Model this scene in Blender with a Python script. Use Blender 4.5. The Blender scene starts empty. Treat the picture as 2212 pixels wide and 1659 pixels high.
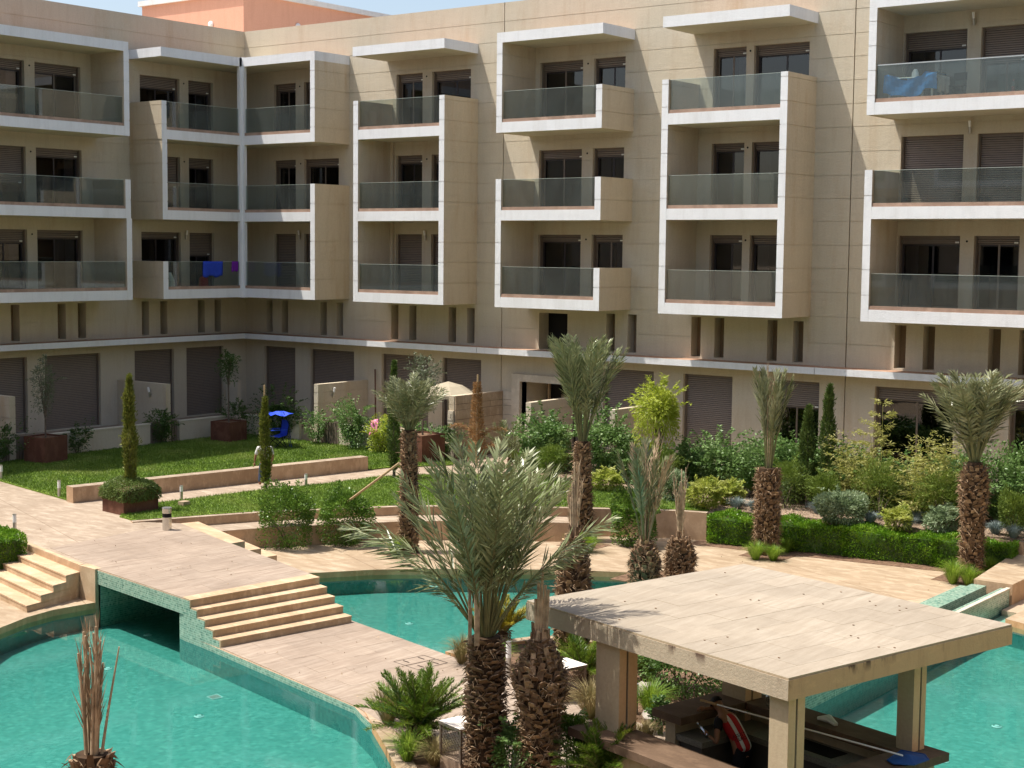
import bpy, math, random
import numpy as np
from mathutils import Vector, Matrix, Euler
random.seed(7); RNG = np.random.default_rng(11)
C = bpy.context.scene.collection
scn = bpy.context.scene

# ---------------------------------------------------------------- camera
CAM = np.array([50.067, -46.19, 7.816])
def cam_axes(yaw=37.46, pitch=-5.006, roll=.588):
    a, b, r = (math.radians(v) for v in (yaw, pitch, roll))
    f = np.array([-math.sin(a)*math.cos(b), math.cos(a)*math.cos(b), math.sin(b)])
    rt = np.array([math.cos(a), math.sin(a), 0.]); up = np.cross(rt, f)
    return rt*math.cos(r)+up*math.sin(r), -rt*math.sin(r)+up*math.cos(r), f
RT, UP, FW = cam_axes()
cd = bpy.data.cameras.new('camera'); cam = bpy.data.objects.new('camera', cd); C.objects.link(cam)
M = Matrix(((RT[0], UP[0], -FW[0], CAM[0]), (RT[1], UP[1], -FW[1], CAM[1]), (RT[2], UP[2], -FW[2], CAM[2]), (0, 0, 0, 1)))
cam.matrix_world = M
cd.sensor_width = 36; cd.lens = 36*3322.86/2212; cd.clip_end = 3000; cd.clip_start = .1
scn.camera = cam
def G(px, py, z):
    """point of the survey: where the sight line through a surveyed mark meets the level z"""
    d = FW+RT*(px-1106)/3322.86-UP*(py-829.5)/3322.86
    return CAM+d*(z-CAM[2])/d[2]
def GY(px, Y, py=950.):
    d = FW+RT*(px-1106)/3322.86-UP*(py-829.5)/3322.86
    return float(CAM[0]+d[0]*(Y-CAM[1])/d[1])
# ---------------------------------------------------------------- light
SUN = Vector((.36, .25, -1.)).normalized()          # direction the light travels
world = bpy.data.worlds.new('World'); scn.world = world; world.use_nodes = True
nt = world.node_tree; nt.nodes.clear()
sky = nt.nodes.new('ShaderNodeTexSky'); sky.sky_type = 'NISHITA'; sky.sun_disc = False
sky.sun_elevation = math.asin(-SUN.z); sky.sun_rotation = math.atan2(-SUN.x, -SUN.y)
sky.altitude = 400; sky.air_density = 1.0; sky.dust_density = 4.0; sky.ozone_density = 1.0
bg = nt.nodes.new('ShaderNodeBackground'); bg.inputs[1].default_value = .14
wo = nt.nodes.new('ShaderNodeOutputWorld'); tint = nt.nodes.new('ShaderNodeMix'); tint.data_type = 'RGBA'; tint.blend_type = 'MULTIPLY'; tint.inputs[0].default_value = 1; tint.inputs[7].default_value = (1, .965, .92, 1); nt.links.new(sky.outputs[0], tint.inputs[6]); nt.links.new(tint.outputs[2], bg.inputs[0]); nt.links.new(bg.outputs[0], wo.inputs[0])
sd = bpy.data.lights.new('sun', 'SUN'); sd.energy = 4.3; sd.angle = math.radians(.5); sd.color = (1., .945, .86)
so = bpy.data.objects.new('sun', sd); C.objects.link(so); so.rotation_euler = SUN.to_track_quat('-Z', 'Y').to_euler()
vs = scn.view_settings; vs.view_transform = 'Standard'; vs.look = 'None'; vs.exposure = .68; vs.gamma = 1; vs.use_curve_mapping = False
scn.render.engine = 'CYCLES'
try:
    scn.cycles.max_bounces = 7; scn.cycles.diffuse_bounces = 4; scn.cycles.transparent_max_bounces = 12; scn.cycles.caustics_reflective = False; scn.cycles.caustics_refractive = False
except Exception: pass

# ---------------------------------------------------------------- materials
class NT:
    def __init__(s, name):
        s.m = bpy.data.materials.new(name); s.m.use_nodes = True; s.t = s.m.node_tree; s.t.nodes.clear()
        s.out = s.n('ShaderNodeOutputMaterial')
    def n(s, ty, **k):
        nd = s.t.nodes.new(ty)
        for a, b in k.items(): setattr(nd, a, b)
        return nd
    def l(s, a, b): s.t.links.new(a, b)
    def coord(s, scale=(1, 1, 1), rot=0, kind='Object'):
        tc = s.n('ShaderNodeTexCoord'); mp = s.n('ShaderNodeMapping'); mp.inputs['Scale'].default_value = scale; mp.inputs['Rotation'].default_value = (0, 0, rot)
        s.l(tc.outputs[kind], mp.inputs[0]); return mp.outputs[0]
    def geo(s, scale=(1, 1, 1), rot=0):
        tc = s.n('ShaderNodeNewGeometry'); mp = s.n('ShaderNodeMapping'); mp.inputs['Scale'].default_value = scale; mp.inputs['Rotation'].default_value = (0, 0, rot)
        s.l(tc.outputs['Position'], mp.inputs[0]); return mp.outputs[0]
    def noise(s, vec, sc, det=4, rough=.55):
        nd = s.n('ShaderNodeTexNoise'); nd.inputs['Scale'].default_value = sc; nd.inputs['Detail'].default_value = det; nd.inputs['Roughness'].default_value = rough
        s.l(vec, nd.inputs['Vector']); return nd.outputs[0]
    def ramp(s, fac, stops):
        r = s.n('ShaderNodeValToRGB'); e = r.color_ramp.elements
        while len(e) < len(stops): e.new(.5)
        for i, (p, c) in enumerate(stops): e[i].position = p; e[i].color = (*c, 1) if len(c) == 3 else c
        s.l(fac, r.inputs[0]); return r.outputs[0]
    def mix(s, f, a, b, mode='MIX'):
        m = s.n('ShaderNodeMix', data_type='RGBA', blend_type=mode)
        for sock, v in ((m.inputs[0], f), (m.inputs[6], a), (m.inputs[7], b)):
            if isinstance(v, (int, float)): sock.default_value = v
            elif isinstance(v, tuple): sock.default_value = (*v, 1)
            else: s.l(v, sock)
        return m.outputs[2]
    def bump(s, h, st=.3, dist=.02):
        b = s.n('ShaderNodeBump'); b.inputs['Strength'].default_value = st; b.inputs['Distance'].default_value = dist; s.l(h, b.inputs['Height']); return b.outputs[0]
    def pr(s, col, rough=.8, spec=.3, metal=0, nrm=None, **k):
        p = s.n('ShaderNodeBsdfPrincipled'); p.inputs['Roughness'].default_value = rough; p.inputs['Specular IOR Level'].default_value = spec; p.inputs['Metallic'].default_value = metal
        if isinstance(col, tuple): p.inputs[0].default_value = (*col, 1)
        else: s.l(col, p.inputs[0])
        if nrm: s.l(nrm, p.inputs['Normal'])
        for a, b in k.items(): p.inputs[a].default_value = b
        return p.outputs[0]
    def done(s, sh): s.l(sh, s.out.inputs[0]); return s.m
def simple(name, col, rough=.7, spec=.3, metal=0, var=.12, sc=6, bump=0):
    t = NT(name); v = t.geo(); n = t.noise(v, sc)
    a = tuple(c*(1-var) for c in col); b = tuple(min(1, c*(1+var)) for c in col)
    c = t.ramp(n, [(.3, a), (.7, b)])
    return t.done(t.pr(c, rough, spec, metal, t.bump(t.noise(v, sc*12), bump) if bump else None))
def plaster(name, col, stain=(.75, .6, .45), amount=.35, bump=.75):
    t = NT(name); v = t.geo(); big = t.noise(v, .35, 5, .6); mid = t.noise(t.geo((1, 1, .18)), 1.6, 6, .65); fine = t.noise(v, 18, 5)
    base = t.mix(big, tuple(c*.93 for c in col), tuple(min(1, c*1.07) for c in col))
    stk = t.noise(t.geo((3, 3, .35)), 1.5, 5, .65); base = t.mix(1., base, t.ramp(stk, [(.36, (.95, .945, .94)), (.5, (1, 1, 1)), (.7, (1.01, 1.01, 1.01))]), 'MULTIPLY')
    st = t.ramp(mid, [(.52, (0, 0, 0)), (.78, (1, 1, 1))])
    m = t.n('ShaderNodeMath', operation='MULTIPLY'); t.l(st, m.inputs[0]); m.inputs[1].default_value = amount
    base = t.mix(m.outputs[0], base, tuple(c*s for c, s in zip(col, stain)))
    base = t.mix(fine, base, t.mix(.5, base, (1, 1, 1), 'SOFT_LIGHT'))
    h = t.n('ShaderNodeMath', operation='ADD'); t.l(t.noise(v, 3.2, 6, .7), h.inputs[0]); t.l(t.noise(v, 45, 3), h.inputs[1])
    return t.done(t.pr(base, .92, .15, 0, t.bump(h.outputs[0], bump, .025)))
def stone(name, a, b, c, streak=(1.2, 14, 1), rot=0, bump=.2, vary=0, joints=None, mott=.45):
    t = NT(name); v = t.geo(streak, rot); n = t.noise(v, .9, 6, .62); n2 = t.noise(t.geo(), .5, 5, .6); f = t.noise(t.geo(), 30, 4)
    col = t.ramp(n, [(.3, a), (.5, b), (.7, c)])
    col = t.mix(t.ramp(n2, [(.35, (0, 0, 0)), (.7, (.6, .6, .6))]), col, tuple(x*.8 for x in a))
    n3 = t.noise(t.geo((1, 2.2, 1), rot+.5), 1.7, 7, .72); col = t.mix(t.ramp(n3, [(.50, (0, 0, 0)), (.62, (mott,)*3)]), col, tuple(min(.8, x*1.22) for x in c)); col = t.mix(t.ramp(n3, [(.34, (mott,)*3), (.44, (0, 0, 0))]), col, tuple(x*.72 for x in b))
    col = t.mix(f, col, t.mix(.35, col, (1, 1, 1), 'SOFT_LIGHT'))
    if vary:
        oi = t.n('ShaderNodeObjectInfo'); col = t.mix(1., col, t.ramp(oi.outputs['Random'], [(0, (1-vary,)*3), (1, (1+vary*.6, 1+vary*.5, 1+vary*.4))]), 'MULTIPLY')
    if joints:
        br = t.n('ShaderNodeTexBrick'); br.offset = 0; t.l(t.geo((1, 1, 1), rot), br.inputs[0]); br.inputs['Scale'].default_value = 1; br.inputs['Brick Width'].default_value = joints[0]; br.inputs['Row Height'].default_value = joints[1]
        br.inputs['Mortar Size'].default_value = .012; br.inputs['Color1'].default_value = (1, 1, 1, 1); br.inputs['Color2'].default_value = (.93, .93, .93, 1); br.inputs['Mortar'].default_value = (.6, .55, .5, 1)
        col = t.mix(1., col, br.outputs[0], 'MULTIPLY')
    return t.done(t.pr(col, .75, .25, 0, t.bump(t.noise(t.geo(), 14, 5), bump, .01)))
def mosaic(name, cols, scale=1., rough=.25, size=.05, grout=1):
    t = NT(name); g = t.n('ShaderNodeNewGeometry'); 
    # snap position to a small grid so that each tessera has its own tone
    vm = t.n('ShaderNodeVectorMath', operation='SNAP'); t.l(g.outputs['Position'], vm.inputs[0]); vm.inputs[1].default_value = (size, size, size)
    wn = t.n('ShaderNodeTexWhiteNoise'); t.l(vm.outputs[0], wn.inputs[0])
    col = t.ramp(wn.outputs[0], [(i/(len(cols)-1), c) for i, c in enumerate(cols)])
    col = t.mix(1., col, t.ramp(t.noise(t.geo(), 12, 6, .9), [(.35, (.93, .94, .94)), (.65, (1.05, 1.04, 1.04))]), 'MULTIPLY')
    if not grout: return t.done(t.pr(col, rough, .4))
    # grout
    sx = t.n('ShaderNodeSeparateXYZ'); t.l(g.outputs['Position'], sx.inputs[0])
    md = t.n('ShaderNodeMath', operation='PINGPONG'); t.l(sx.outputs[2], md.inputs[0]); md.inputs[1].default_value = size/2
    gr = t.n('ShaderNodeMath', operation='LESS_THAN'); t.l(md.outputs[0], gr.inputs[0]); gr.inputs[1].default_value = size*.07
    col = t.mix(gr.outputs[0], col, tuple(min(1, c*1.35) for c in cols[len(cols)//2]))
    return t.done(t.pr(col, rough, .4))
def leafmat(name, a, b, c, trans=.25, rough=.45, sc=2.2):
    t = NT(name); v = t.geo(); n = t.noise(v, sc, 3); f = t.noise(v, 23, 2)
    col = t.ramp(n, [(.3, a), (.5, b), (.72, c)]); col = t.mix(f, t.mix(.5, col, tuple(x*.55 for x in a)), col)
    p = t.pr(col, rough, .4); tr = t.n('ShaderNodeBsdfTranslucent'); t.l(t.mix(.4, col, (.5, .6, .05), 'SCREEN') if trans > .3 else col, tr.inputs[0])
    mx = t.n('ShaderNodeMixShader'); mx.inputs[0].default_value = trans; t.l(p, mx.inputs[1]); t.l(tr.outputs[0], mx.inputs[2])
    return t.done(mx.outputs[0])
def glass(name, tint, gloss=.12, rough=.02, veil=0):
    t = NT(name); tr = t.n('ShaderNodeBsdfTransparent'); tr.inputs[0].default_value = (*tint, 1); gl = t.n('ShaderNodeBsdfGlossy'); gl.inputs['Roughness'].default_value = rough
    ge = t.n('ShaderNodeNewGeometry'); ir = t.n('ShaderNodeMapRange'); t.l(ge.outputs['Backfacing'], ir.inputs[0]); ir.inputs[3].default_value = 1.5; ir.inputs[4].default_value = 1/1.5; fr = t.n('ShaderNodeFresnel'); t.l(ir.outputs[0], fr.inputs[0]); ad = t.n('ShaderNodeMath', operation='ADD'); t.l(fr.outputs[0], ad.inputs[0]); ad.inputs[1].default_value = gloss-.04
    mx = t.n('ShaderNodeMixShader'); t.l(ad.outputs[0], mx.inputs[0]); t.l(tr.outputs[0], mx.inputs[1]); t.l(gl.outputs[0], mx.inputs[2])
    if veil:
        df = t.n('ShaderNodeBsdfDiffuse'); df.inputs[0].default_value = (.62, .68, .66, 1); m3 = t.n('ShaderNodeMixShader'); t.l(t.ramp(t.noise(t.geo((1, 1, .4)), 3, 5, .7), [(.3, (veil*.7,)*3), (.7, (veil*1.5,)*3)]), m3.inputs[0]); t.l(mx.outputs[0], m3.inputs[1]); t.l(df.outputs[0], m3.inputs[2]); return t.done(m3.outputs[0])
    return t.done(mx.outputs[0])
def water_mat():
    t = NT('pool_water'); tr = t.n('ShaderNodeBsdfTransparent'); tr.inputs[0].default_value = (.80, .955, .94, 1)
    h = t.n('ShaderNodeMath', operation='ADD'); t.l(t.noise(t.geo((1, 1, 1)), 5.5, 3), h.inputs[0]); t.l(t.noise(t.geo(), 22, 3), h.inputs[1])
    nb = t.bump(h.outputs[0], .02, .012)
    gl = t.n('ShaderNodeBsdfGlossy'); gl.inputs['Roughness'].default_value = .03; t.l(nb, gl.inputs['Normal'])
    fr = t.n('ShaderNodeFresnel'); fr.inputs[0].default_value = 1.33; t.l(nb, fr.inputs['Normal'])
    mx = t.n('ShaderNodeMixShader'); t.l(fr.outputs[0], mx.inputs[0]); t.l(tr.outputs[0], mx.inputs[1]); t.l(gl.outputs[0], mx.inputs[2])
    return t.done(mx.outputs[0])
MT = {}
MT['wall'] = plaster('tan_plaster', (.50, .435, .33), amount=.55)
MT['wall_side'] = plaster('tan_plaster_side', (.50, .425, .315), amount=.6)
MT['white'] = plaster('white_plaster', (.72, .725, .73), (.74, .72, .69), .6, .6)
MT['soffit'] = plaster('beige_soffit', (.56, .52, .41), amount=.15)
MT['salmon'] = plaster('salmon_plaster', (.66, .33, .23), (.9, .85, .8), .2, .2)
MT['brown_stone'] = stone('brown_curb_stone', (.26, .17, .12), (.34, .23, .17), (.40, .28, .21), (2, 2, 2))
MT['dirt_ledge'] = stone('dusty_red_ledge', (.30, .17, .11), (.36, .22, .15), (.42, .28, .20), (1, 1, 1))
MT['shutter'] = simple('shutter_aluminium', (.22, .175, .14), .5, .4, 0, .05)
MT['frame'] = simple('bronze_frame', (.17, .135, .105), .45, .4, 0, .06)
MT['frame_dark'] = simple('dark_frame', (.035, .028, .03), .4, .4)
MT['pane'] = glass('window_glass', (.42, .42, .44), .07)
MT['bal_glass'] = glass('green_balustrade_glass', (.74, .79, .765), .06, veil=.03)
MT['glass_edge'] = simple('glass_edge', (.55, .62, .55), .2, .6)
MT['chrome'] = simple('steel_rail', (.58, .56, .52), .22, .6, .9, .05)
MT['room'] = simple('dark_room', (.02, .019, .02), .9, .1, 0, .2)
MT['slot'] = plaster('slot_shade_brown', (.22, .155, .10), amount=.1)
MT['black'] = simple('black_void', (.008, .008, .009), .6, .2)
MT['curtain'] = simple('curtain_cloth', (.55, .54, .50), .9, .1)
MT['tag'] = simple('white_tag', (.8, .8, .74), .6)
MT['lamp_white'] = simple('opal_lamp', (.82, .82, .8), .35, .5, 0, .03)
MT['steel'] = simple('brushed_steel', (.5, .49, .47), .35, .6, .85, .06)
MT['joint'] = simple('dark_joint', (.05, .035, .025), .9)
MT['clad'] = stone('cladding_stone', (.30, .22, .145), (.38, .29, .20), (.45, .36, .26), (1, 1, 3), bump=.4)
MT['clad_light'] = stone('pale_cladding', (.46, .40, .31), (.52, .46, .36), (.58, .52, .42), (1, 1, 2), bump=.3)
MT['path'] = stone('path_stone', (.25, .187, .133), (.315, .245, .178), (.39, .315, .24), (1.6, 7, 1), math.radians(20), joints=(3.1, 2.9))
MT['bench'] = stone('bench_stone', (.36, .23, .135), (.44, .29, .175), (.52, .36, .23), (1, 1, 1))
MT['deck'] = stone('pool_deck_stone', (.265, .19, .118), (.33, .245, .16), (.405, .32, .225), (1.2, 5, 1), math.radians(25), joints=(3.3, 2.6))
MT['wetrim'] = stone('ochre_rim', (.46, .23, .10), (.54, .29, .14), (.60, .35, .18), (1, 1, 1))
MT['tile'] = stone('travertine_tile', (.225, .17, .128), (.285, .223, .17), (.36, .29, .228), (13, 1.1, 1), math.radians(15), vary=.05, mott=.12)
MT['tile_side'] = stone('travertine_side', (.33, .24, .165), (.41, .31, .22), (.48, .38, .28), (1, 1, 5))
MT['rooftile'] = stone('roof_travertine', (.265, .22, .165), (.305, .258, .198), (.355, .305, .24), (12, 1.2, 1), math.radians(15), vary=.05, mott=.12)
MT['step'] = stone('step_stone', (.37, .25, .145), (.45, .315, .195), (.54, .40, .265), (1, 1, 1))
MT['grout'] = simple('grout', (.36, .27, .19), .9, .1, 0, .15, 3)
def stained(name, col, zt):
    t = NT(name); v = t.geo(); sx = t.n('ShaderNodeSeparateXYZ'); t.l(v, sx.inputs[0])
    run = t.noise(t.geo((5, 5, .7)), 1.3, 6, .7); blot = t.noise(t.geo((1, 1, 2.5)), 2.4, 6, .7); loc = t.noise(t.geo((1, 1, 0)), .9, 2)
    base = t.mix(t.noise(v, .8, 5), tuple(c*.85 for c in col), tuple(c*1.12 for c in col))
    base = t.mix(t.ramp(run, [(.50, (0, 0, 0)), (.75, (.38, .38, .38))]), base, tuple(c*s for c, s in zip(col, (.5, .48, .45))))
    base = t.mix(t.ramp(blot, [(.56, (0, 0, 0)), (.68, (.4, .4, .4))]), base, tuple(c*s for c, s in zip(col, (1.3, 1.28, 1.25))))
    mr = t.n('ShaderNodeMapRange'); t.l(sx.outputs[2], mr.inputs[0]); mr.inputs[1].default_value = zt-.16; mr.inputs[2].default_value = zt
    mm = t.n('ShaderNodeMath', operation='MULTIPLY'); t.l(mr.outputs[0], mm.inputs[0]); t.l(t.ramp(t.noise(t.geo((1, 1, .3)), 2.8, 6, .7), [(.50, (0, 0, 0)), (.56, (1, 1, 1))]), mm.inputs[1])
    m2 = t.n('ShaderNodeMath', operation='MULTIPLY'); t.l(mm.outputs[0], m2.inputs[0]); t.l(t.ramp(loc, [(.46, (0, 0, 0)), (.54, (1, 1, 1))]), m2.inputs[1])
    base = t.mix(m2.outputs[0], base, (.10, .062, .045))
    return t.done(t.pr(base, .92, .15, 0, t.bump(t.noise(v, 22, 6, .7), .5, .02)))
MT['concrete'] = plaster('kiosk_concrete', (.38, .305, .20), (.6, .55, .5), .3, .15)
MT['concrete_bounce_lit'] = plaster('kiosk_concrete_bounce_lit', (.56, .36, .20), (.7, .6, .5), .3, .15)  # same concrete, warm bounced light painted into the right-hand column faces
MT['slab_edge'] = stained('stained_slab_edge', (.44, .37, .27), 1.97)
MT['slab_edge_bounce_lit'] = stained('stained_slab_edge_bounce_lit', (.58, .375, .21), 1.97)  # same stained edge, reddened to carry warm bounce light on its right face
MT['counter'] = stone('brown_counter', (.085, .052, .032), (.11, .07, .044), (.14, .09, .058), (3, 3, 3))
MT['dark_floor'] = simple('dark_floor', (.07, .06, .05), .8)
MT['terrazzo'] = simple('terrazzo', (.17, .16, .13), .5, .4, 0, .35, 40)
MT['mosaic'] = mosaic('green_mosaic', [(.10, .20, .16), (.20, .33, .26), (.30, .42, .33), (.17, .27, .21), (.36, .46, .36)])
MT['mosaic_deep'] = mosaic('pool_mosaic', [(.048, .215, .182), (.058, .245, .208), (.072, .28, .238), (.052, .23, .195), (.09, .32, .27)], size=.09, grout=0)
MT['mosaic_wall'] = mosaic('pool_wall_mosaic', [(.03, .19, .18), (.04, .22, .21), (.05, .25, .235), (.035, .20, .19)], size=.07, grout=0)
MT['water'] = water_mat()
MT['soil'] = simple('soil', (.16, .10, .065), .95, .1, 0, .45, 9, .6)
MT['gravel'] = simple('gravel_soil', (.27, .20, .145), .95, .1, 0, .5, 14, .6)
MT['lawnbase'] = simple('lawn_soil', (.13, .20, .03), .95, .1, 0, .3, 4)
MT['ground'] = simple('ground', (.3, .24, .17), .95, .1, 0, .2, .3)
MT['corten'] = stone('corten_steel', (.075, .028, .018), (.11, .045, .028), (.15, .07, .045), (2, 2, .6), bump=.1)
MT['wood'] = simple('bamboo_pole', (.42, .30, .17), .7)
MT['planter_wood'] = stone('bench_wood_tile', (.24, .17, .12), (.32, .23, .16), (.38, .28, .2), (1, 1, 8))
MT['benchtop'] = stone('pale_bench_top', (.66, .60, .52), (.72, .66, .58), (.76, .71, .64), (1, 1, 1))
MT['mesh_metal'] = simple('bronze_mesh', (.16, .115, .085), .5, .5, .3)
MT['pool_fit'] = simple('pool_fitting', (.25, .52, .48), .5, .3, 0, .05)

MT['grass'] = leafmat('grass', (.10, .17, .018), (.16, .26, .03), (.29, .35, .08), .3, .6, .45)
MT['date'] = leafmat('date_palm_leaf', (.15, .185, .075), (.26, .295, .14), (.44, .46, .27), .15, .3, 1.5)
MT['date2'] = leafmat('date_palm_leaf_olive', (.17, .19, .08), (.26, .275, .145), (.40, .40, .25), .15, .3, 1.5)
MT['petiole'] = simple('frond_stem', (.22, .22, .10), .6)
MT['dead'] = simple('dead_frond', (.43, .325, .215), .9, .1, 0, .35, 8)
MT['boot'] = simple('palm_leaf_base', (.20, .13, .08), .95, .1, 0, .5, 9, .5)
MT['boot2'] = simple('palm_leaf_base_cut', (.38, .265, .165), .95, .1, 0, .4, 9, .5)
MT['fibre'] = simple('palm_fibre', (.24, .165, .10), .95, .1, 0, .4, 9)
MT['core'] = simple('palm_trunk_core', (.06, .038, .023), .95, .1, 0, .4, 9)
MT['cycad'] = leafmat('cycad_leaf', (.06, .12, .015), (.13, .21, .02), (.28, .34, .04), .25, .35, 2)
MT['cycad_y'] = leafmat('yellow_cycad_leaf', (.26, .24, .02), (.40, .33, .03), (.16, .2, .03), .25, .4, 3)
MT['cypress'] = leafmat('cypress', (.06, .105, .02), (.10, .155, .03), (.16, .21, .05), .2, .6, 4)
MT['cypress_y'] = leafmat('cypress_olive', (.12, .15, .02), (.19, .215, .035), (.27, .28, .06), .25, .6, 4)
MT['olive'] = leafmat('olive_leaf', (.10, .13, .07), (.16, .19, .11), (.24, .26, .17), .2, .5, 3)
MT['vine'] = leafmat('climber_leaf', (.08, .17, .035), (.17, .29, .08), (.30, .43, .16), .3, .45, 1.3)
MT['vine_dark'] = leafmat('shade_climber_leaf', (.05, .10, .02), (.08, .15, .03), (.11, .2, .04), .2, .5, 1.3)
MT['hedge'] = leafmat('hedge_leaf', (.08, .20, .01), (.17, .34, .018), (.30, .47, .045), .3, .4, 3)
MT['lime'] = leafmat('lime_leaf', (.30, .38, .04), (.42, .49, .06), (.52, .57, .14), .45, .5, 3)
MT['pitto'] = leafmat('grey_green_leaf', (.19, .27, .13), (.29, .38, .21), (.42, .50, .32), .3, .45, 3)
MT['golden'] = leafmat('golden_leaf', (.24, .32, .05), (.44, .48, .10), (.60, .60, .24), .35, .45, 3)
MT['wattle'] = leafmat('olive_green_needles', (.11, .17, .02), (.17, .25, .035), (.27, .34, .06), .3, .6, 3)
MT['bamboo'] = leafmat('bamboo_leaf', (.32, .32, .08), (.42, .41, .13), (.52, .48, .22), .35, .5, 3)
MT['tuft'] = leafmat('tuft_grass', (.12, .24, .02), (.2, .34, .035), (.3, .42, .08), .4, .5, 3)
MT['tan_tuft'] = leafmat('dry_tuft', (.25, .2, .08), (.35, .28, .13), (.2, .22, .07), .3, .6, 3)
MT['fescue'] = leafmat('blue_fescue', (.20, .27, .26), (.29, .36, .35), (.38, .45, .43), .25, .6, 3)
MT['ivy'] = leafmat('trailing_herb', (.10, .16, .03), (.16, .23, .05), (.22, .3, .08), .3, .6, 5)
MT['rust_leaf'] = leafmat('rust_brown_leaf', (.30, .16, .06), (.42, .24, .10), (.5, .32, .15), .25, .7, 5)
MT['shrub'] = leafmat('glossy_shrub_leaf', (.07, .145, .016), (.13, .24, .03), (.23, .37, .06), .3, .35, 2.5)
MT['bark'] = simple('bark', (.14, .11, .085), .95, .1, 0, .3, 12)
MT['blue'] = simple('blue_cloth', (.025, .075, .62), .6, .3)
MT['bluedark'] = simple('navy_net', (.01, .06, .22), .6, .3)
MT['towel_blue'] = simple('royal_blue_towel', (.03, .065, .45), .9, .1)
MT['purple'] = simple('purple_cloth', (.16, .015, .3), .8)
MT['red'] = simple('red_cloth', (.42, .012, .015), .7)
MT['pink'] = simple('pink_towel', (.75, .25, .42), .9, .1, 0, .4, 9)
MT['plastic_blue'] = simple('shiny_blue_plastic_sheet', (.015, .27, .75), .18, .7, 0, .25, 3)
MT['plastic_white'] = simple('white_plastic', (.75, .77, .72), .4)
MT['skin'] = simple('skin', (.28, .14, .08), .6)
MT['cloth_black'] = simple('black_cloth', (.012, .012, .016), .9)
MT['cloth_white'] = simple('white_cloth', (.62, .62, .6), .9)
MT['denim'] = simple('denim', (.06, .09, .16), .9)
MT['hair'] = simple('hair', (.01, .009, .008), .6)
MT['bottle'] = glass('clear_bottle', (.82, .86, .88), .2)
MT['parasol'] = simple('cream_canvas', (.38, .335, .25), .9, .1, 0, .04)
MT['rock'] = simple('rock', (.32, .29, .25), .9, .1, 0, .3, 4, .5)

# ---------------------------------------------------------------- mesh helpers
class MB:
    def __init__(s, T=None, flip=False): s.v = []; s.f = []; s.m = []; s.mats = []; s.T = T; s.flip = flip
    def mi(s, k):
        if k not in s.mats: s.mats.append(k)
        return s.mats.index(k)
    def face(s, pts, k):
        b = len(s.v)
        for p in pts: s.v.append(s.T(*p) if s.T else tuple(p))
        idx = list(range(b, b+len(pts)))
        s.f.append(idx[::-1] if s.flip else idx); s.m.append(s.mi(k))
    def box(s, x0, x1, y0, y1, z0, z1, k, **o):
        """o may name other materials for faces: xn xp yn yp zn zp"""
        if x0 > x1: x0, x1 = x1, x0
        if y0 > y1: y0, y1 = y1, y0
        q = lambda n: o.get(n, k)
        s.face([(x0, y0, z0), (x0, y0, z1), (x0, y1, z1), (x0, y1, z0)], q('xn'))
        s.face([(x1, y0, z0), (x1, y1, z0), (x1, y1, z1), (x1, y0, z1)], q('xp'))
        s.face([(x0, y0, z0), (x1, y0, z0), (x1, y0, z1), (x0, y0, z1)], q('yn'))
        s.face([(x0, y1, z0), (x0, y1, z1), (x1, y1, z1), (x1, y1, z0)], q('yp'))
        s.face([(x0, y0, z0), (x0, y1, z0), (x1, y1, z0), (x1, y0, z0)], q('zn'))
        s.face([(x0, y0, z1), (x1, y0, z1), (x1, y1, z1), (x0, y1, z1)], q('zp'))
    def prism(s, poly, z0, z1, top, side=None, bands=None):
        side = side or top
        a = sum(poly[i-1][0]*poly[i][1]-poly[i][0]*poly[i-1][1] for i in range(len(poly)))
        if a < 0: poly = poly[::-1]
        s.face([(x, y, z1) for x, y in poly], top); s.face([(x, y, z0) for x, y in poly[::-1]], side)
        lev = [(z0, z1, side)] if not bands else [(z0, bands[0][0], side)]+[(b[0], b[1], b[2]) for b in bands]
        for i in range(len(poly)):
            p, q = poly[i-1], poly[i]
            for a0, a1, k in lev: s.face([(*p, a0), (*q, a0), (*q, a1), (*p, a1)], k)
    def tube(s, pts, rad, k, n=8, cap=True):
        pts = [Vector(p) for p in pts]
        if not hasattr(rad, '__len__'): rad = [rad]*len(pts)
        rings = []
        ref = Vector((1, 0, 0))
        for i, p in enumerate(pts):
            d = (pts[min(i+1, len(pts)-1)]-pts[max(i-1, 0)]).normalized()
            if abs(d.dot(ref)) > .9: ref = Vector((0, 1, 0)) if abs(d.y) < .9 else Vector((0, 0, 1))
            u = d.cross(ref).normalized(); w = d.cross(u)
            rings.append([p+(u*math.cos(2*math.pi*j/n)+w*math.sin(2*math.pi*j/n))*rad[i] for j in range(n)])
        for i in range(len(rings)-1):
            for j in range(n):
                a, b = rings[i], rings[i+1]; s.face([a[j], a[(j+1) % n], b[(j+1) % n], b[j]], k)
        if cap: s.face(rings[0][::-1], k); s.face(rings[-1], k)
    def build(s, name, parent=None, loc=(0, 0, 0), smooth=False, kind=None):
        me = bpy.data.meshes.new(name); me.from_pydata([tuple(v) for v in s.v], [], s.f)
        for k in s.mats: me.materials.append(MT[k])
        me.polygons.foreach_set('material_index', s.m)
        if smooth: me.polygons.foreach_set('use_smooth', [True]*len(s.f))
        me.update(); return put(name, me, parent, loc, kind)
def put(name, me, parent=None, loc=(0, 0, 0), kind=None, rot=(0, 0, 0)):
    o = bpy.data.objects.new(name, me); C.objects.link(o); o.location = loc; o.rotation_euler = rot
    if parent: o.parent = parent
    if kind: o['kind'] = kind
    return o
def weld(me, d=1e-4):
    import bmesh
    b = bmesh.new(); b.from_mesh(me); bmesh.ops.remove_doubles(b, verts=b.verts, dist=d); b.to_mesh(me); b.free()
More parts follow.
